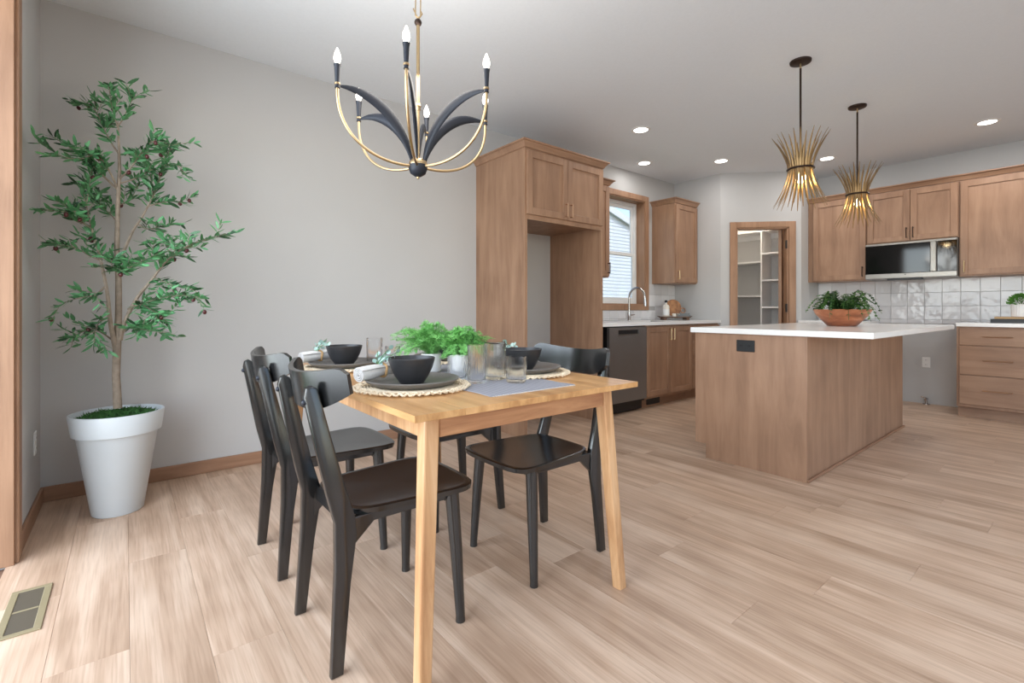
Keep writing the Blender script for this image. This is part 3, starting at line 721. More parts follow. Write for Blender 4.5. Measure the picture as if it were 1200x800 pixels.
def napkin(p0, p1, label, seed):
    """rolled linen napkin with a tan ring and a eucalyptus sprig"""
    p0, p1 = Vector(p0), Vector(p1); ax = (p1 - p0); L = ax.length; o = thing('rolled_napkin', label, 'napkin', p0, 0, 'rolled napkins'); o.rotation_euler = (0, -math.asin(ax.z / L), math.atan2(ax.y, ax.x))
    # spiral roll along local x
    bm = bmesh.new(); N = 70; turns = 3.4
    def sp(a, b):
        t = b * turns * 2 * PI; r = .004 + .0225 * b
        sx = 1 - .22 * math.exp(-((a - .5) / .14) ** 2)
        return (a * L, r * sx * math.cos(t), .029 + r * sx * math.sin(t) * .95), Vector((0, math.cos(t), math.sin(t)))
    sheet(bm, sp, 10, N, .004); obj('cloth', bm, 'linen', o, True, ang=80)
    bm = bmesh.new()
    pts = [(L * .5 + .003 * math.sin(k), .0235 * math.cos(2*PI*k/20), .029 + .0235 * math.sin(2*PI*k/20)) for k in range(21)]
    tube(bm, pts, .0045, 6); obj('napkin_ring', bm, 'ringw', o, True)
    rr = random.Random(seed); bm = bmesh.new(); bs = bmesh.new()
    for s in range(3):
        a0 = Vector((L * .5 - .02, .005 * (s - 1), .054)); d = Vector((.55 + .15 * s, (s - 1) * .8, .55)).normalized()
        end = a0 + d * .078; tube(bs, [a0, a0 + d * .03 + Vector((0, 0, .004)), end], .0012, 5)
        for i in range(8):
            q = a0 + d * (.010 + .009 * i); n = Vector((rr.uniform(-1, 1), rr.uniform(-1, 1), rr.uniform(.1, 1))).normalized()
            t1 = n.orthogonal().normalized(); t2 = n.cross(t1); c_ = q + t1 * .008
            vs_ = [bm.verts.new(c_ + t1 * .0092 * math.cos(2*PI*k/8) + t2 * .0092 * math.sin(2*PI*k/8)) for k in range(8)]; bm.faces.new(vs_)
    sg = obj('sprig_stem', bs, 'box', o); stuff(obj('sprig_leaves', bm, 'euca', sg))
    return o
zn = TZ + .034
napkin((.604, 1.556, TZ + .024), (.800, 1.622, zn + .004), 'rolled white napkin with tan ring and eucalyptus on the nearest left plate', 1)
napkin((.615, 2.265, TZ + .024), (.790, 2.305, zn + .002), 'rolled white napkin with tan ring and eucalyptus by the far left bowl', 2)
napkin((1.43, 1.66, zn - .004), (1.235, 1.652, zn), 'rolled white napkin with tan ring and eucalyptus behind the bowl on the right side', 3)
def tumbler(x, y, r, h, label):
    o = thing('drinking_glass', label, 'glass', (x, y, TZ + .0044 if .88 < x < 1.25 else TZ), 0, 'ribbed drinking glasses')
    bm = bmesh.new()
    lathe(bm, [(0, 0), (r * .86, 0), (r * .93, .003), (r * .95, .012), (r * .985, h - .012), (r, h - .002), (r * .97, h), (r * .935, h - .002), (r * .90, .016), (r * .8, .0115), (0, .0105)], (0, 0, 0), 80, ribs=20, rib=.022, ribset=(3, 4))
    o2 = obj('drinking_glass', bm, 'tumbler', None, True, ang=60); o2.location = o.location; bpy.data.objects.remove(o); o = tag(o2, label, 'glass', 'ribbed drinking glasses')
    return o
tumbler(.997, 1.437, .034, .137, 'tall clear ribbed drinking glass nearest the camera, standing on the runner')
tumbler(.975, 1.535, .036, .092, 'short clear ribbed drinking glass between the nearest plate and the white fern pot')
tumbler(1.105, 1.470, .042, .137, 'tall wide clear ribbed drinking glass in the middle of the runner')
tumbler(1.120, 1.360, .039, .094, 'short clear ribbed drinking glass in front of the right-hand bowl')
tumbler(.945, 2.235, .038, .130, 'tall clear ribbed drinking glass by the far left bowl')
tumbler(1.000, 2.150, .036, .092, 'short clear ribbed drinking glass under the left tips of the fern')
# lacy ferns
def lacy(x, y, label, n, R, Ht, seed, lean=(0, 0), pr=.043, ph=.078):
    o = thing('potted_fern', label, 'potted plant', (x, y, TZ + .0044), 0, 'ferns in white pots')
    LA('plant_pot', [(0, 0), (pr * .9, 0), (pr, .006), (pr, ph - .003), (pr * .97, ph), (pr * .88, ph - .003), (pr * .86, ph - .012), (0, ph - .012)], 'wceram', o, seg=36)
    LA('soil', [(0, ph - .010), (pr * .85, ph - .011)], 'dwood', o, seg=20)
    rr = random.Random(seed); bm = bmesh.new(); bs = bmesh.new()
    for i in range(n):
        a = rr.uniform(0, 2 * PI); out = R * (rr.random() ** .6); top = Ht * rr.uniform(.55, 1) * (1 - .35 * out / R)
        p0 = Vector((rr.uniform(-.02, .02), rr.uniform(-.02, .02), ph - .012)); dv = Vector((math.cos(a) * out + lean[0], math.sin(a) * out + lean[1], 0))
        drop = rr.random() < .22
        pts = []
        for k in range(8):
            t = k / 7; z = ph + top * (math.sin(t * PI * .62) if not drop else math.sin(t * PI * .92) * .75 - t * t * .05)
            pts.append(p0 + dv * (t ** 1.2) * (1.15 if drop else 1) + Vector((0, 0, z - ph)))
        tube(bs, pts, .0007, 3, False)
        for k in range(2, 8):
            for q in range(3):
                base = pts[k - 1].lerp(pts[k], q / 3); d = (pts[k] - pts[k - 1]).normalized()
                for s in (-1, 1):
                    sd_ = d.cross(Vector((rr.uniform(-.7, .7), rr.uniform(-.7, .7), 1))).normalized() * s
                    pd = (sd_ * .8 + d * .6 + Vector((0, 0, rr.uniform(-.2, .3)))).normalized(); PLn = rr.uniform(.018, .034) * (1.3 - k / 9)
                    pn = pd.cross(d).normalized(); ps_ = pd.cross(pn).normalized()
                    for w_ in range(3):
                        b0 = base + pd * PLn * (.15 + .85 * w_ / 3)
                        for s2 in (-1, 1):
                            tip = b0 + (ps_ * s2 * .75 + pd * .7 + pn * rr.uniform(-.4, .4)).normalized() * rr.uniform(.007, .0115); wv = pd * .0017
                            bm.faces.new([bm.verts.new(b0 - wv), bm.verts.new((b0 + tip) / 2 - wv * 1.1), bm.verts.new(tip), bm.verts.new((b0 + tip) / 2 + wv * 1.1)])
    st = obj('stems', bs, 'fern', o); stuff(st); stuff(obj('foliage', bm, 'fern', o))
lacy(1.03, 1.83, 'larger lacy green fern in a white pot, left of the pair', 105, .16, .155, 11, (-.02, .015))
lacy(1.075, 1.672, 'smaller lacy green fern in a white pot, right behind the glasses', 75, .125, .14, 12, (.015, -.005))
# ------------------------------------------------------------------ chandelier
HC = FW * 2.05 + RT * (-.403); hz = 1.663; zt_c = 1.915; RA = .335
cd = thing('chandelier', 'six-arm brass and black chandelier with lit candle bulbs above the dining table', 'chandelier', (HC.x, HC.y, CH))
Z0 = -CH
def cz(z): return z - CH
LA('hub', [(0, -.046), (.014, -.045), (.032, -.033), (.040, -.012), (.040, .002), (0, .002)], 'navy', cd, (0, 0, cz(hz)), 32)
LA('hub_cap', [(.0395, .002), (.0395, .012), (.030, .026), (.012, .032), (0, .032)], 'brass', cd, (0, 0, cz(hz)), 32)
bm = bmesh.new(); ball(bm, (0, 0, cz(hz) - .050), .007); obj('finial', bm, 'brass', cd, True)
T('stem', [([(0, 0, cz(hz + .02)), (0, 0, cz(2.265))], .0075)], 'brass', cd, 14)
LA('stem_collar', [(.0075, -.02), (.011, -.015), (.011, -.004), (.014, 0), (.011, .004), (.011, .012), (.0075, .016)], 'brass', cd, (0, 0, cz(hz + .255)), 20)
bm = bmesh.new(); ball(bm, (0, 0, cz(2.278)), .016); obj('stem_ball', bm, 'dbronze', cd, True)
T('hook', [([(0, 0, cz(2.29)), tuple(RT * -.012 + Vector((0, 0, cz(2.32)))), tuple(RT * -.02 + Vector((0, 0, cz(2.338))))], .003), ([(0, 0, cz(2.29)), tuple(RT * .018 + Vector((0, 0, cz(2.315)))), tuple(RT * .012 + Vector((0, 0, cz(2.325))))], .003)], 'brass', cd, 8)
zl = 2.30; k = 0
while zl < CH - .06:
    bm = bmesh.new(); dv = RT if k % 2 == 0 else FW; hh = .045
    pts = [Vector((0, 0, cz(zl + hh))) + dv * (.011 * math.cos(t)) + Vector((0, 0, (hh - .011) * (1 if math.sin(t) > 0 else -1) + .011 * math.sin(t))) for t in [2 * PI * i / 20 + .01 for i in range(21)]]
    tube(bm, pts, .003, 6, False); obj('chain_link', bm, 'brass', cd, True); zl += 2 * hh - .008; k += 1
LA('canopy', [(0, -.03), (.02, -.03), (.05, -.018), (.065, -.004), (.065, 0), (0, 0)], 'brass', cd)
for i in range(6):
    a = math.radians(-86 + 60 * i); dv = RT * math.cos(a) + FW * math.sin(a); tg = Vector((-dv.y, dv.x, 0))
    P = lambda r, z: tuple(dv * r + Vector((0, 0, cz(z))))
    def bez(ps, n):
        out = []
        for q in range(n + 1):
            t = q / n; m_ = [Vector(p) for p in ps]
            while len(m_) > 1: m_ = [m_[j].lerp(m_[j + 1], t) for j in range(len(m_) - 1)]
            out.append(m_[0])
        return out
    arm = T('arm', [(bez([P(.03, hz - .004), P(.20, hz - .02), P(.345, hz + .07), P(RA, zt_c)], 18), .0058)], 'brass', cd, 10)
    path = bez([P(.028, hz + .01), P(.06, hz + .17), P(.19, zt_c + .02), P(RA - .012, zt_c + .006)], 18)
    bm = bmesh.new(); rings = []
    for q in range(19):
        u = q / 18; p = path[q]; d = (path[min(q + 1, 18)] - path[max(q - 1, 0)]).normalized(); nrm = d.cross(tg).normalized()
        ww_ = .0035 + .0195 * math.sin(PI * min(1, u * .97 + .015)) ** .85; th_ = .0025 + .0065 * math.sin(PI * u)
        rings.append([bm.verts.new(p + nrm * ww_ * math.cos(2*PI*k/10) + tg * th_ * math.sin(2*PI*k/10)) for k in range(10)])
    for a_, b_ in zip(rings, rings[1:]):
        for k in range(10): bm.faces.new((a_[k], a_[(k+1) % 10], b_[(k+1) % 10], b_[k]))
    bm.faces.new(rings[0][::-1]); bm.faces.new(rings[-1]); obj('leaf_blade', bm, 'navy', cd, True)
    cup = LA('candle_cup', [(0, -.004), (.010, -.004), (.0085, .004), (.0095, .01), (.0105, .016), (.0085, .018), (.0118, .075), (.0142, .088), (.0, .088)], 'navy', cd, P(RA, zt_c), 20)
    LA('cup_ring', [(.0095, .008), (.0112, .010), (.0112, .015), (.0095, .017)], 'brass', cup, P(RA, zt_c), 20)
    LA('bulb', [(.006, .088), (.008, .092), (.0138, .109), (.012, .125), (.0055, .142), (.002, .151), (0, .153)], 'bulb', cup, P(RA, zt_c), 16)
pl_ = bpy.data.lights.new('chandelier_glow', 'POINT'); pl_.energy = 14; pl_.color = (1, .94, .86); pl_.shadow_soft_size = .3
po = bpy.data.objects.new('chandelier_glow', pl_); COL.objects.link(po); po.location = (HC.x, HC.y, 2.06)
# ------------------------------------------------------------------ island pendants
def pendant(x, y, label):
    p = thing('pendant_light', label, 'pendant light', (x, y, CH), 0, 'spiky gold pendants over the island')
    LA('canopy', [(0, -.018), (.05, -.018), (.064, -.012), (.066, 0), (0, 0)], 'dbronze', p, seg=36)
    T('swivel', [([(0, 0, -.018), (0, 0, -.05)], .006)], 'brass', p); T('rod', [([(0, 0, -.05), (0, 0, -.66)], .0068)], 'dbronze', p)
    zw = -.735
    bm = bmesh.new(); pts = [(.078 * math.cos(2*PI*k/40), .078 * math.sin(2*PI*k/40), zw) for k in range(41)]
    tube(bm, pts, .007, 8, False); obj('waist_band', bm, 'dbronze', p, True)
    LA('socket', [(0, .07), (.02, .07), (.022, 0), (.018, -.03), (0, -.03)], 'dbronze', p, (0, 0, zw + .02), 20)
    B('spider', [((-.076, -.004, zw - .002), (.076, .004, zw + .004)), ((-.004, -.076, zw - .002), (.004, .076, zw + .004))], 'dbronze', p)
    LA('bulb', [(.010, 0), (.018, -.015), (.031, -.045), (.031, -.062), (.02, -.082), (0, -.09)], 'wbulb', p, (0, 0, zw - .008), 20)
    first = None
    for i in range(27):
        s = (.985, .90, 1.0)[i % 3]; inn = (0, -.006, .004)[i % 3]
        if i < 3:
            bm = bmesh.new(); pts = []; rad = []
            for k in range(13):
                t = -1 + k / 6; zz = t * (.235 if t > 0 else .255) * s
                r = .069 + inn + (.105 if t > 0 else .098) * abs(t) ** 1.55 * (.92 + .08 * s) * (1, .82, .93)[i % 3]
                pts.append((r, 0, zz)); rad.append(.0095 * (1 - .80 * abs(t) ** 1.6))
            tube(bm, pts, rad, 6, squash=.45); o = obj('spike', bm, 'gold', p, True); proto = (first or []) + [o]; first = proto
        else:
            o = first[i % 3].copy(); COL.objects.link(o)
        o.location = (0, 0, zw); o.rotation_euler = (0, 0, 2 * PI * i / 27)
    l = bpy.data.lights.new('pendant_glow', 'POINT'); l.energy = 2.6; l.color = (1, .72, .38); l.shadow_soft_size = .03
    lo = bpy.data.objects.new('pendant_glow', l); COL.objects.link(lo); lo.location = (x, y, CH + zw - .10)
pendant(3.576, 1.295, 'spiky gold hourglass pendant light nearest the camera over the island')
pendant(4.737, 1.285, 'spiky gold hourglass pendant light farther away, in front of the wall cabinets')
# ------------------------------------------------------------------ recessed lights; the last two are unseen, added to brighten the floor
for (x, y, lab) in ((3.77, 2.733, 'round recessed downlight above the fridge surround front'), (4.656, 3.328, 'round recessed downlight in the ceiling above the kitchen sink'),
                    (5.268, 2.731, 'round recessed downlight near the corner cabinet and pantry'), (6.099, 1.94, 'round recessed downlight beside the nearer pendant, in front of the pantry'),
                    (6.046, .655, 'round recessed downlight at the far right above the wide wall cabinet'),
                    (3.9, -.75, 'unseen recessed downlight added to brighten the floor, opposite the island'), (1.7, -1.3, 'unseen recessed downlight added to brighten the floor, behind the camera')):
    c = thing('recessed_light', lab, 'downlight', (x, y, CH), 0, 'recessed ceiling downlights')
    LA('trim_ring', [(.062, -.001), (.066, -.006), (.088, -.004), (.09, 0), (.062, 0)], 'wplast', c); LA('lens', [(0, -.003), (.063, -.003)], 'can', c)
    l = bpy.data.lights.new('downlight', 'AREA'); l.shape = 'DISK'; l.size = .12; l.energy = 1.8 if y > 3 else (3.5 if y > 1 else 7); l.color = (1, .98, .96)
    lo = bpy.data.objects.new('downlight', l); COL.objects.link(lo); lo.location = (x, y, CH - .012)
# ------------------------------------------------------------------ potted olive tree
PX, PYY = -.03, 3.235
ot = thing('potted_olive_tree', 'tall potted olive tree with dark olives in the corner', 'potted tree', (PX, PYY, 0))
LA('planter', [(0, 0), (.102, 0), (.108, .006), (.167, .405), (.172, .412), (.184, .414), (.198, .512), (.196, .518), (.186, .518), (.182, .505), (.172, .47), (0, .47)], 'pot', ot, seg=64)
bm = bmesh.new(); rr = random.Random(5)
for i in range(1500):
    a = rr.uniform(0, 2*PI); r = .172 * math.sqrt(rr.random()); z = .47 + .032 * (1 - (r / .18) ** 4) + rr.uniform(-.004, .014)
    c_ = Vector((r * math.cos(a), r * math.sin(a), z)); d = Vector((rr.uniform(-1, 1), rr.uniform(-1, 1), rr.uniform(.1, 1.2))).normalized() * rr.uniform(.012, .026); s_ = d.orthogonal().normalized() * .004
    bm.faces.new([bm.verts.new(c_ - s_), bm.verts.new(c_ + s_), bm.verts.new(c_ + d)])
lathe(bm, [(.176, .476), (.15, .492), (.08, .50), (0, .502)], (0, 0, 0), 24)
stuff(obj('moss', bm, 'moss', ot))
D0 = PX * FW.x + PYY * FW.y
L0 = PX * RT.x + PYY * RT.y
def tp(u, v, dd=0):
    """point of the tree given by its bearing and height at a depth offset; kept clear of the walls"""
    d = D0 + dd; lat = (u - 600) / 560 * d; p = FW * d + RT * lat
    z = H_EYE + (363 - v) / 560 * d
    p.x = max(p.x, XL + .035); p.y = min(p.y, YW - .035)
    return Vector((p.x - PX, p.y - PYY, z))
trunk = [tp(138, 478), tp(136, 440), tp(137, 410), tp(139, 370), tp(139, 330), tp(137, 290), tp(138, 240), tp(140, 200), tp(139, 160), tp(138, 142)]
bm = bmesh.new(); tube(bm, trunk, [.020, .018, .0185, .0155, .014, .012, .010, .008, .005, .0025], 10)
obj('trunk', bm, 'bark', ot, True)
BR = [  # (base radius, [(u, v, depth offset)...])
 (.013, [(136,412,0),(129,375,-.05),(126,345,-.08),(118,305,-.10),(108,270,-.12),(101,240,-.13),(97,222,-.13)]),
 (.012, [(141,398,0),(146,378,-.02),(160,350,-.03),(176,330,-.05),(196,305,-.06),(222,287,-.06),(255,277,-.05)]),
 (.010, [(138,308,0),(146,292,.02),(156,270,.05),(166,255,.07),(180,228,.10),(190,200,.12),(200,170,.12)]),
 (.006, [(138,222,0),(128,200,-.06),(113,182,-.12),(95,186,-.20),(70,182,-.28),(40,160,-.34)]),
 (.006, [(138,222,0),(120,205,-.05),(105,190,-.12),(85,175,-.18),(62,160,-.25)]),
 (.005, [(139,180,0),(131,168,.02),(122,152,.03),(113,132,.04),(102,120,.05)]),
 (.004, [(138,150,0),(134,135,0),(130,118,.02),(128,106,.02)]),
 (.004, [(138,148,0),(145,138,.02),(151,124,.03),(157,114,.03)]),
 (.005, [(139,210,0),(152,198,-.02),(165,180,-.04),(180,165,-.04),(202,170,-.05)]),
 (.005, [(139,215,0),(156,210,.04),(175,200,.06),(198,192,.08),(214,196,.08)]),
 (.005, [(124,335,-.08),(112,345,-.14),(98,348,-.2),(82,352,-.24),(70,358,-.26)]),
 (.004, [(118,305,-.10),(106,300,-.14),(92,292,-.18),(76,286,-.2),(58,284,-.22)]),
 (.004, [(104,255,-.12),(92,248,-.18),(75,248,-.25),(55,246,-.3),(38,246,-.34)]),
 (.004, [(108,268,-.12),(98,262,-.16),(88,258,-.18),(76,240,-.22),(66,236,-.26)]),
 (.004, [(131,398,0),(120,390,-.06),(108,385,-.1),(95,390,-.14),(80,396,-.16)]),
 (.004, [(126,372,-.05),(116,378,-.1),(112,388,-.12),(110,402,-.14)]),
 (.004, [(143,390,0),(152,384,-.05),(165,386,-.1),(180,388,-.12),(194,392,-.14)]),
 (.004, [(150,362,-.03),(166,356,-.08),(186,350,-.12),(210,346,-.14),(234,348,-.16)]),
 (.004, [(160,350,-.03),(172,360,-.08),(184,366,-.12),(196,370,-.14)]),
 (.004, [(180,325,-.05),(192,330,-.1),(206,335,-.12),(220,336,-.14)]),
 (.003, [(138,322,0),(146,318,-.08),(158,310,-.12),(178,300,-.16)]),
 (.003, [(138,318,0),(134,314,-.1),(130,308,-.14),(134,302,-.18)]),
 (.004, [(160,262,.06),(172,268,.04),(186,266,.03),(200,262,.03)]),
 (.004, [(172,242,.08),(186,238,.1),(200,236,.12),(214,238,.12)]),
 (.004, [(180,228,.10),(176,205,.12),(170,190,.13),(164,180,.13)]),
 (.003, [(138,260,0),(128,250,.06),(120,244,.08),(112,228,.1),(102,215,.1)]),
 (.003, [(140,240,0),(150,236,.1),(158,225,.12),(160,210,.14)]),
 (.003, [(101,240,-.13),(104,225,-.12),(106,214,-.1),(104,200,-.1)]),
 (.003, [(200,300,-.06),(206,290,-.02),(200,285,0),(192,280,.02)]),
]
bm = bmesh.new(); rr = random.Random(3); spots = []
for r0, pl3 in BR:
    pts = [tp(*p) for p in pl3]
    fine = []
    for i in range(len(pts) - 1):           # Catmull-Rom resample
        a, b, c_, d_ = pts[max(i-1, 0)], pts[i], pts[i+1], pts[min(i+2, len(pts)-1)]
        for q in range(5):
            t = q / 5; fine.append(.5 * ((2*b) + (c_-a)*t + (2*a-5*b+4*c_-d_)*t*t + (3*b-a-3*c_+d_)*t**3))
    fine.append(pts[-1]); n = len(fine)
    tube(bm, fine, [max(.0012, r0 * (1 - .88 * i / (n - 1))) for i in range(n)], 6)
    tot = sum((fine[i+1] - fine[i]).length for i in range(n - 1)); s = 0; start = max(.12, tot - .36) if r0 > .009 else tot * .22; nxt = start
    for i in range(n - 1):
        seg_ = fine[i+1] - fine[i]; L = seg_.length
        while nxt < s + L:
            spots.append((fine[i] + seg_ * ((nxt - s) / L), seg_.normalized())); nxt += .0115
        s += L
    spots.append((fine[-1], (fine[-1] - fine[-2]).normalized()))
# short side twigs carry more leaves
for p, d in list(spots):
    if rr.random() < .24:
        side = d.cross(Vector((rr.uniform(-1, 1), rr.uniform(-1, 1), rr.uniform(-1, 1)))).normalized()
        td = (d * .7 + side * .8 + Vector((0, 0, .15))).normalized(); tl = rr.uniform(.05, .10); e_ = p + td * tl
        if e_.x + PX < XL + .05 or e_.y + PYY > YW - .05: continue
        tube(bm, [p, p + td * tl * .5 + Vector((0, 0, .004)), e_], [.0014, .0012, .0008], 4)
        for q in range(1, 5): spots.append((p + td * tl * q / 4, td))
# twigs at the crown top
for p, d in ((trunk[-1], Vector((0, 0, 1))), (trunk[-2], Vector((0, 0, 1)))): spots.append((p, d))
obj('branches', bm, 'bark', ot, True)
def leaf_geo(bm, L, Wd, mtx):
    ps = [(0, 0), (.22, .7), (.5, 1), (.78, .72), (1, 0)]
    mid_ = [bm.verts.new(mtx @ Vector((L * a, 0, -.10 * L * a * a))) for a, b in ps]
    up_ = [bm.verts.new(mtx @ Vector((L * a, Wd * b, .18 * Wd * b - .10 * L * a * a))) for a, b in ps[1:-1]]
    dn_ = [bm.verts.new(mtx @ Vector((L * a, -Wd * b, .18 * Wd * b - .10 * L * a * a))) for a, b in ps[1:-1]]
    for side in (up_, dn_):
        bm.faces.new((mid_[0], mid_[1], side[0])); bm.faces.new((mid_[1], mid_[2], side[1], side[0])); bm.faces.new((mid_[2], mid_[3], side[2], side[1])); bm.faces.new((mid_[3], mid_[4], side[2]))
lm = []
for k in range(4):
    b2 = bmesh.new(); leaf_geo(b2, 1, .105 + .018 * k, Matrix()); o = obj('leaf', b2, 'leaf', None, True); lm.append(o.data); bpy.data.objects.remove(o)
mats = []
for p, d in spots:
    for s in (-1, 1):
        side = d.cross(Vector((rr.uniform(-.7, .7), rr.uniform(-.7, .7), 1))).normalized() * s
        ax = (d * rr.uniform(.35, .9) + side * rr.uniform(.5, 1) + Vector((0, 0, rr.uniform(-.2, .35)))).normalized()
        nz = ax.cross(Vector((rr.uniform(-1, 1), rr.uniform(-1, 1), rr.uniform(-.5, .5)))).normalized(); ny = nz.cross(ax)
        L = rr.uniform(.036, .068)
        tipx = p + ax * L
        if tipx.x + PX < XL + .01: ax.x = abs(ax.x); nz = ax.cross(ny).normalized(); ny = nz.cross(ax).normalized()
        if tipx.y + PYY > YW - .01: continue
        mats.append((L, Matrix(((ax.x, ny.x, nz.x, p.x), (ax.y, ny.y, nz.y, p.y), (ax.z, ny.z, nz.z, p.z), (0, 0, 0, 1)))))
rr.shuffle(mats)
mats.sort(key=lambda q: -q[0])
for k, (L, mx) in enumerate(mats[:300]):
    o = bpy.data.objects.new('leaf', lm[k % 4]); COL.objects.link(o); o.parent = ot; o.matrix_local = mx @ Matrix.Scale(L, 4)
bm = bmesh.new()
for L, mx in mats[300:]: leaf_geo(bm, 1, .125, mx @ Matrix.Scale(L, 4))
stuff(obj('foliage', bm, 'leaf', ot, True))
b2 = bmesh.new(); ball(b2, (0, 0, 0), .0095, 10, 1.3); o = obj('olive', b2, 'olive', None, True); om = o.data; bpy.data.objects.remove(o)
for k in range(34):
    p, d = spots[rr.randrange(len(spots))]
    o = bpy.data.objects.new('olive', om); COL.objects.link(o); o.parent = ot; o.location = p + Vector((rr.uniform(-.014, .014), rr.uniform(-.014, .014), -.016)); o.rotation_euler = (rr.uniform(-.5, .5), rr.uniform(-.5, .5), 0)
# ------------------------------------------------------------------ island bowl with greenery
ib = thing('planted_bowl', 'swirled wooden bowl of trailing dark green fern on the island', 'planter', (4.33, 1.275, BZ + .036))
LA('bowl', [(0, 0), (.085, 0), (.10, .006), (.17, .085), (.192, .125), (.188, .130), (.178, .122), (.15, .08), (.08, .02), (0, .018)], 'terra', ib, seg=56)
LA('soil', [(0, .112), (.172, .110)], 'dwood', ib, seg=30)
rr = random.Random(21)
for i in range(64):
    a = rr.uniform(0, 2*PI); far = rr.random(); L = rr.uniform(.09, .21); up = rr.uniform(.06, .17)
    p0 = Vector((math.cos(a) * .07 * far, math.sin(a) * .07 * far, .115)); dv = Vector((math.cos(a), math.sin(a), 0))
    bm = bmesh.new(); pts = []
    for k in range(9):
        t = k / 8; pts.append(p0 + dv * L * t + Vector((0, 0, up * math.sin(t * PI * (.6 + .45 * far)) - .06 * far * t * t)))
    for q in pts:
        rad_ = math.hypot(q.x, q.y)
        if rad_ > .15: q.z = max(q.z, .135 if rad_ < .21 else .02)
    tube(bm, pts, .0016, 4)
    for k in range(1, 9):
        for qq in range(2):
            base = pts[k-1].lerp(pts[k], qq / 2); d = (pts[k] - pts[k-1]).normalized()
            for s in (-1, 1):
                sd_ = d.cross(Vector((rr.uniform(-.35, .35), rr.uniform(-.35, .35), 1))).normalized() * s; ax = (sd_ + d * .6).normalized()
                ny = ax.cross(Vector((0, 0, 1))).normalized(); nz = ax.cross(ny)
                leaf_geo(bm, .036 * (1.15 - t * .0 - k / 14), .0082, Matrix(((ax.x, ny.x, -nz.x, base.x), (ax.y, ny.y, -nz.y, base.y), (ax.z, ny.z, -nz.z, base.z), (0, 0, 0, 1))))
    obj('frond', bm, 'frond', ib)
dsh = LA('small_dish', [(0, 0), (.05, 0), (.072, .012), (.074, .016), (.068, .014), (.045, .006), (0, .005)], 'pbook', seg=32); dsh.location = (6.52, 1.735, BZ + .035)
tag(dsh, 'small flat grey-green dish on the counter behind the island bowl', 'dish')
# ------------------------------------------------------------------ books and plant on the right counter
CZ = BZ + .035
bk = thing('book', 'black hardback book lying under a tan book on the right counter', 'book', (6.63, .52, CZ), 0, 'books on the right counter')
B('cover', [((-.11, -.165, 0), (.11, .165, .003)), ((-.11, -.165, .035), (.11, .165, .038)), ((-.11, .162, 0), (.11, .165, .038))], 'bplast', bk, bev=.001); B('pages', [((-.105, -.16, .003), (.105, .16, .035))], 'page', bk)
B('spine', [((-.113, -.165, 0), (-.11, .165, .038))], 'bplast', bk)
bk = thing('book', 'tan book lying on top of the black book below the small plant', 'book', (6.64, .50, CZ + .038), 0, 'books on the right counter')
B('cover', [((-.10, -.16, 0), (.10, .16, .003)), ((-.10, -.16, .019), (.10, .16, .022)), ((-.10, -.16, 0), (-.097, .16, .022))], 'tan', bk); B('pages', [((-.096, -.155, .003), (.095, .155, .019))], 'page', bk)
sp_ = thing('potted_shrub', 'small round green plant in a ribbed white pot on the stacked books', 'potted plant', (6.64, .49, CZ + .06))
bm = bmesh.new(); lathe(bm, [(0, 0), (.062, 0), (.066, .004), (.068, .125), (.064, .128), (.058, .12), (0, .115)], (0, 0, 0), 80, ribs=20, rib=.025); obj('plant_pot', bm, 'wceram', sp_, True)
bm = bmesh.new(); rr = random.Random(9)
for i in range(420):
    a = rr.uniform(0, 2*PI); e = math.asin(rr.random()); n = Vector((math.cos(a) * math.cos(e), math.sin(a) * math.cos(e), math.sin(e)))
    p = Vector((n.x * .085, n.y * .085, .118 + n.z * .085)) * 1.0 ; p.x *= rr.uniform(.6, 1.05); p.y *= rr.uniform(.6, 1.05)
    ax = (n + Vector((rr.uniform(-.6, .6), rr.uniform(-.6, .6), rr.uniform(-.3, .5)))).normalized(); ny = ax.orthogonal().normalized(); nz = ax.cross(ny)
    leaf_geo(bm, .03, .006, Matrix(((ax.x, ny.x, nz.x, p.x), (ax.y, ny.y, nz.y, p.y), (ax.z, ny.z, nz.z, p.z), (0, 0, 0, 1))))
stuff(obj('foliage', bm, 'box', sp_))
# ------------------------------------------------------------------ faucet and tray by the sink
fa = thing('faucet', 'brushed nickel gooseneck faucet in front of the window', 'faucet', (4.60, 3.50, CZ))
LA('base', [(0, 0), (.026, 0), (.026, .006), (.021, .012), (.021, .10), (.0, .10)], 'chrome', fa, seg=24)
arc = [(0, 0, .08), (0, 0, .27)] + [(0, -.11 + .11 * math.cos(t), .27 + .11 * math.sin(t)) for t in [PI * k / 12 for k in range(1, 13)]] + [(0, -.222, .235)]
T('spout', [(arc, .0125)], 'chrome', fa, 14); T('spray_head', [([(0, -.2215, .24), (0, -.226, .17)], [.0155, .017])], 'chrome', fa, 14)
T('lever', [([(.02, 0, .062), (.095, -.01, .072)], [.009, .006])], 'chrome', fa, 10)
TRC = Vector((5.37, 3.385, CZ)); TA = -.62
def onT(x, y, z): return TRC + Vector((x * math.cos(TA) - y * math.sin(TA), x * math.sin(TA) + y * math.cos(TA), z))
tr = thing('wooden_riser', 'small dark wooden riser tray on the counter in the corner', 'tray', TRC, TA)
B('tray_top', [((-.18, -.07, .028), (.18, .07, .044))], 'dwood', tr, bev=.003)
for sx in (-1, 1):
    B('leg', [((sx * .145 - .02, -.06, 0), (sx * .145 + .02, .06, .028))], 'dwood', tr, bev=.002)
    T('tray_handle', [([(sx * .18, -.03, .036), (sx * .21, -.03, .046), (sx * .21, .03, .046), (sx * .18, .03, .036)], .004)], 'dwood', tr, 6)
tz = .0445
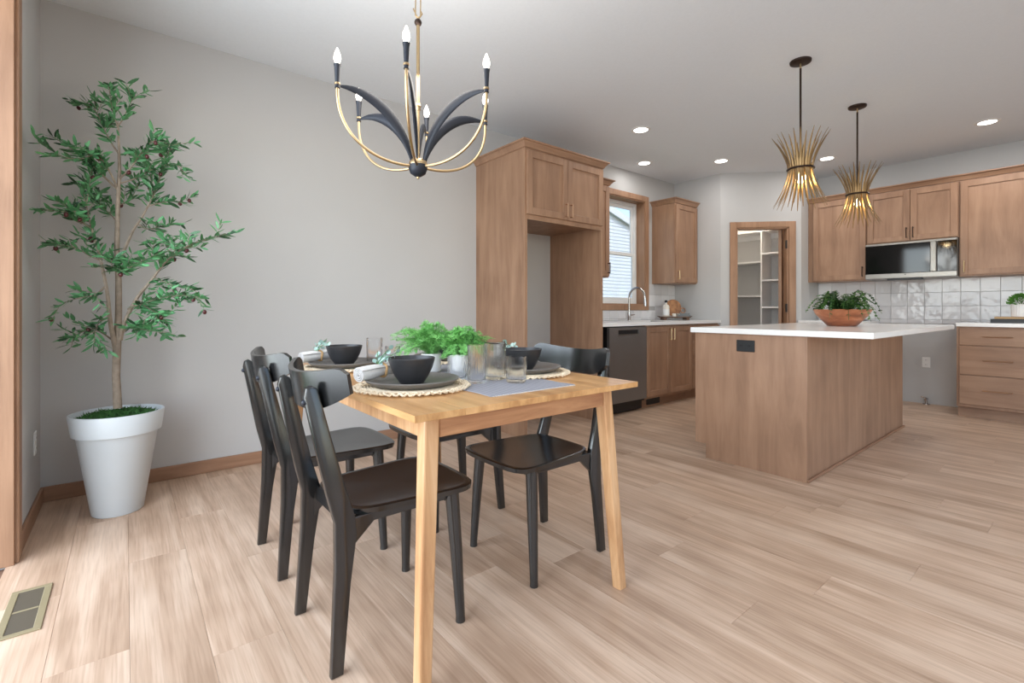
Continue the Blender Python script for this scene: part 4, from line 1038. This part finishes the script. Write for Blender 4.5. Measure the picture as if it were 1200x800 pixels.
sbt = thing('soap_bottle', 'white and clear soap bottle with a black cap on the wooden riser', 'bottle', onT(-.115, -.01, tz), TA)
LA('bottle_body', [(0, 0), (.038, 0), (.040, .004), (.040, .125), (.030, .142), (.014, .150), (.013, .175), (0, .175)], 'page', sbt, seg=28)
LA('paper_label', [(.0405, .02), (.0405, .09)], 'wplast', sbt, seg=28); LA('cap', [(.016, .172), (.017, .176), (.017, .198), (.013, .203), (0, .203)], 'bplast', sbt, seg=20)
cbd = thing('cutting_board', 'round acacia cutting board standing upright at the back of the riser', 'cutting board', onT(.0, .062, tz), TA)
bm = bmesh.new(); lathe(bm, [(0, 0), (.102, 0), (.106, .004), (.106, .012), (.102, .016), (0, .016)], (0, 0, 0), 48); o = obj('board', bm, 'acacia', cbd, True); o.rotation_euler = (PI / 2 - .1, 0, 0); o.location = (0, 0, .107)
bm = bmesh.new(); pts = [(.03 * math.cos(2*PI*k/24), 0, .03 * math.sin(2*PI*k/24)) for k in range(25)]; tube(bm, pts, .006, 6, False); o = obj('handle', bm, 'acacia', cbd, True); o.location = (.128, -.01, .075); o.rotation_euler = (-.1, 0, 0)
for zz, ww_, lab in ((0, .10, 'lower grey book lying on the wooden riser'), (.0205, .085, 'upper grey book lying on the wooden riser')):
    bk = thing('book', lab, 'book', onT(.095, -.022, tz + zz), TA + .1 * (zz > 0), 'books on the riser')
    B('cover', [((-ww_ * .8, -.045, 0), (ww_ * .8, .045, .002)), ((-ww_ * .8, -.045, .018), (ww_ * .8, .045, .02)), ((-ww_ * .8, -.047, 0), (ww_ * .8, -.045, .02))], 'pbook', bk); B('pages', [((-ww_ * .78, -.044, .002), (ww_ * .78, .042, .018))], 'page', bk)
cn = thing('candle', 'small cream candle on the front of the wooden riser', 'candle', onT(-.025, -.045, tz))
LA('wax', [(0, 0), (.022, 0), (.023, .003), (.023, .034), (.02, .037), (0, .035)], 'page', cn, seg=24); T('wick', [([(0, 0, .035), (0, 0, .044)], .001)], 'bplast', cn, 5)
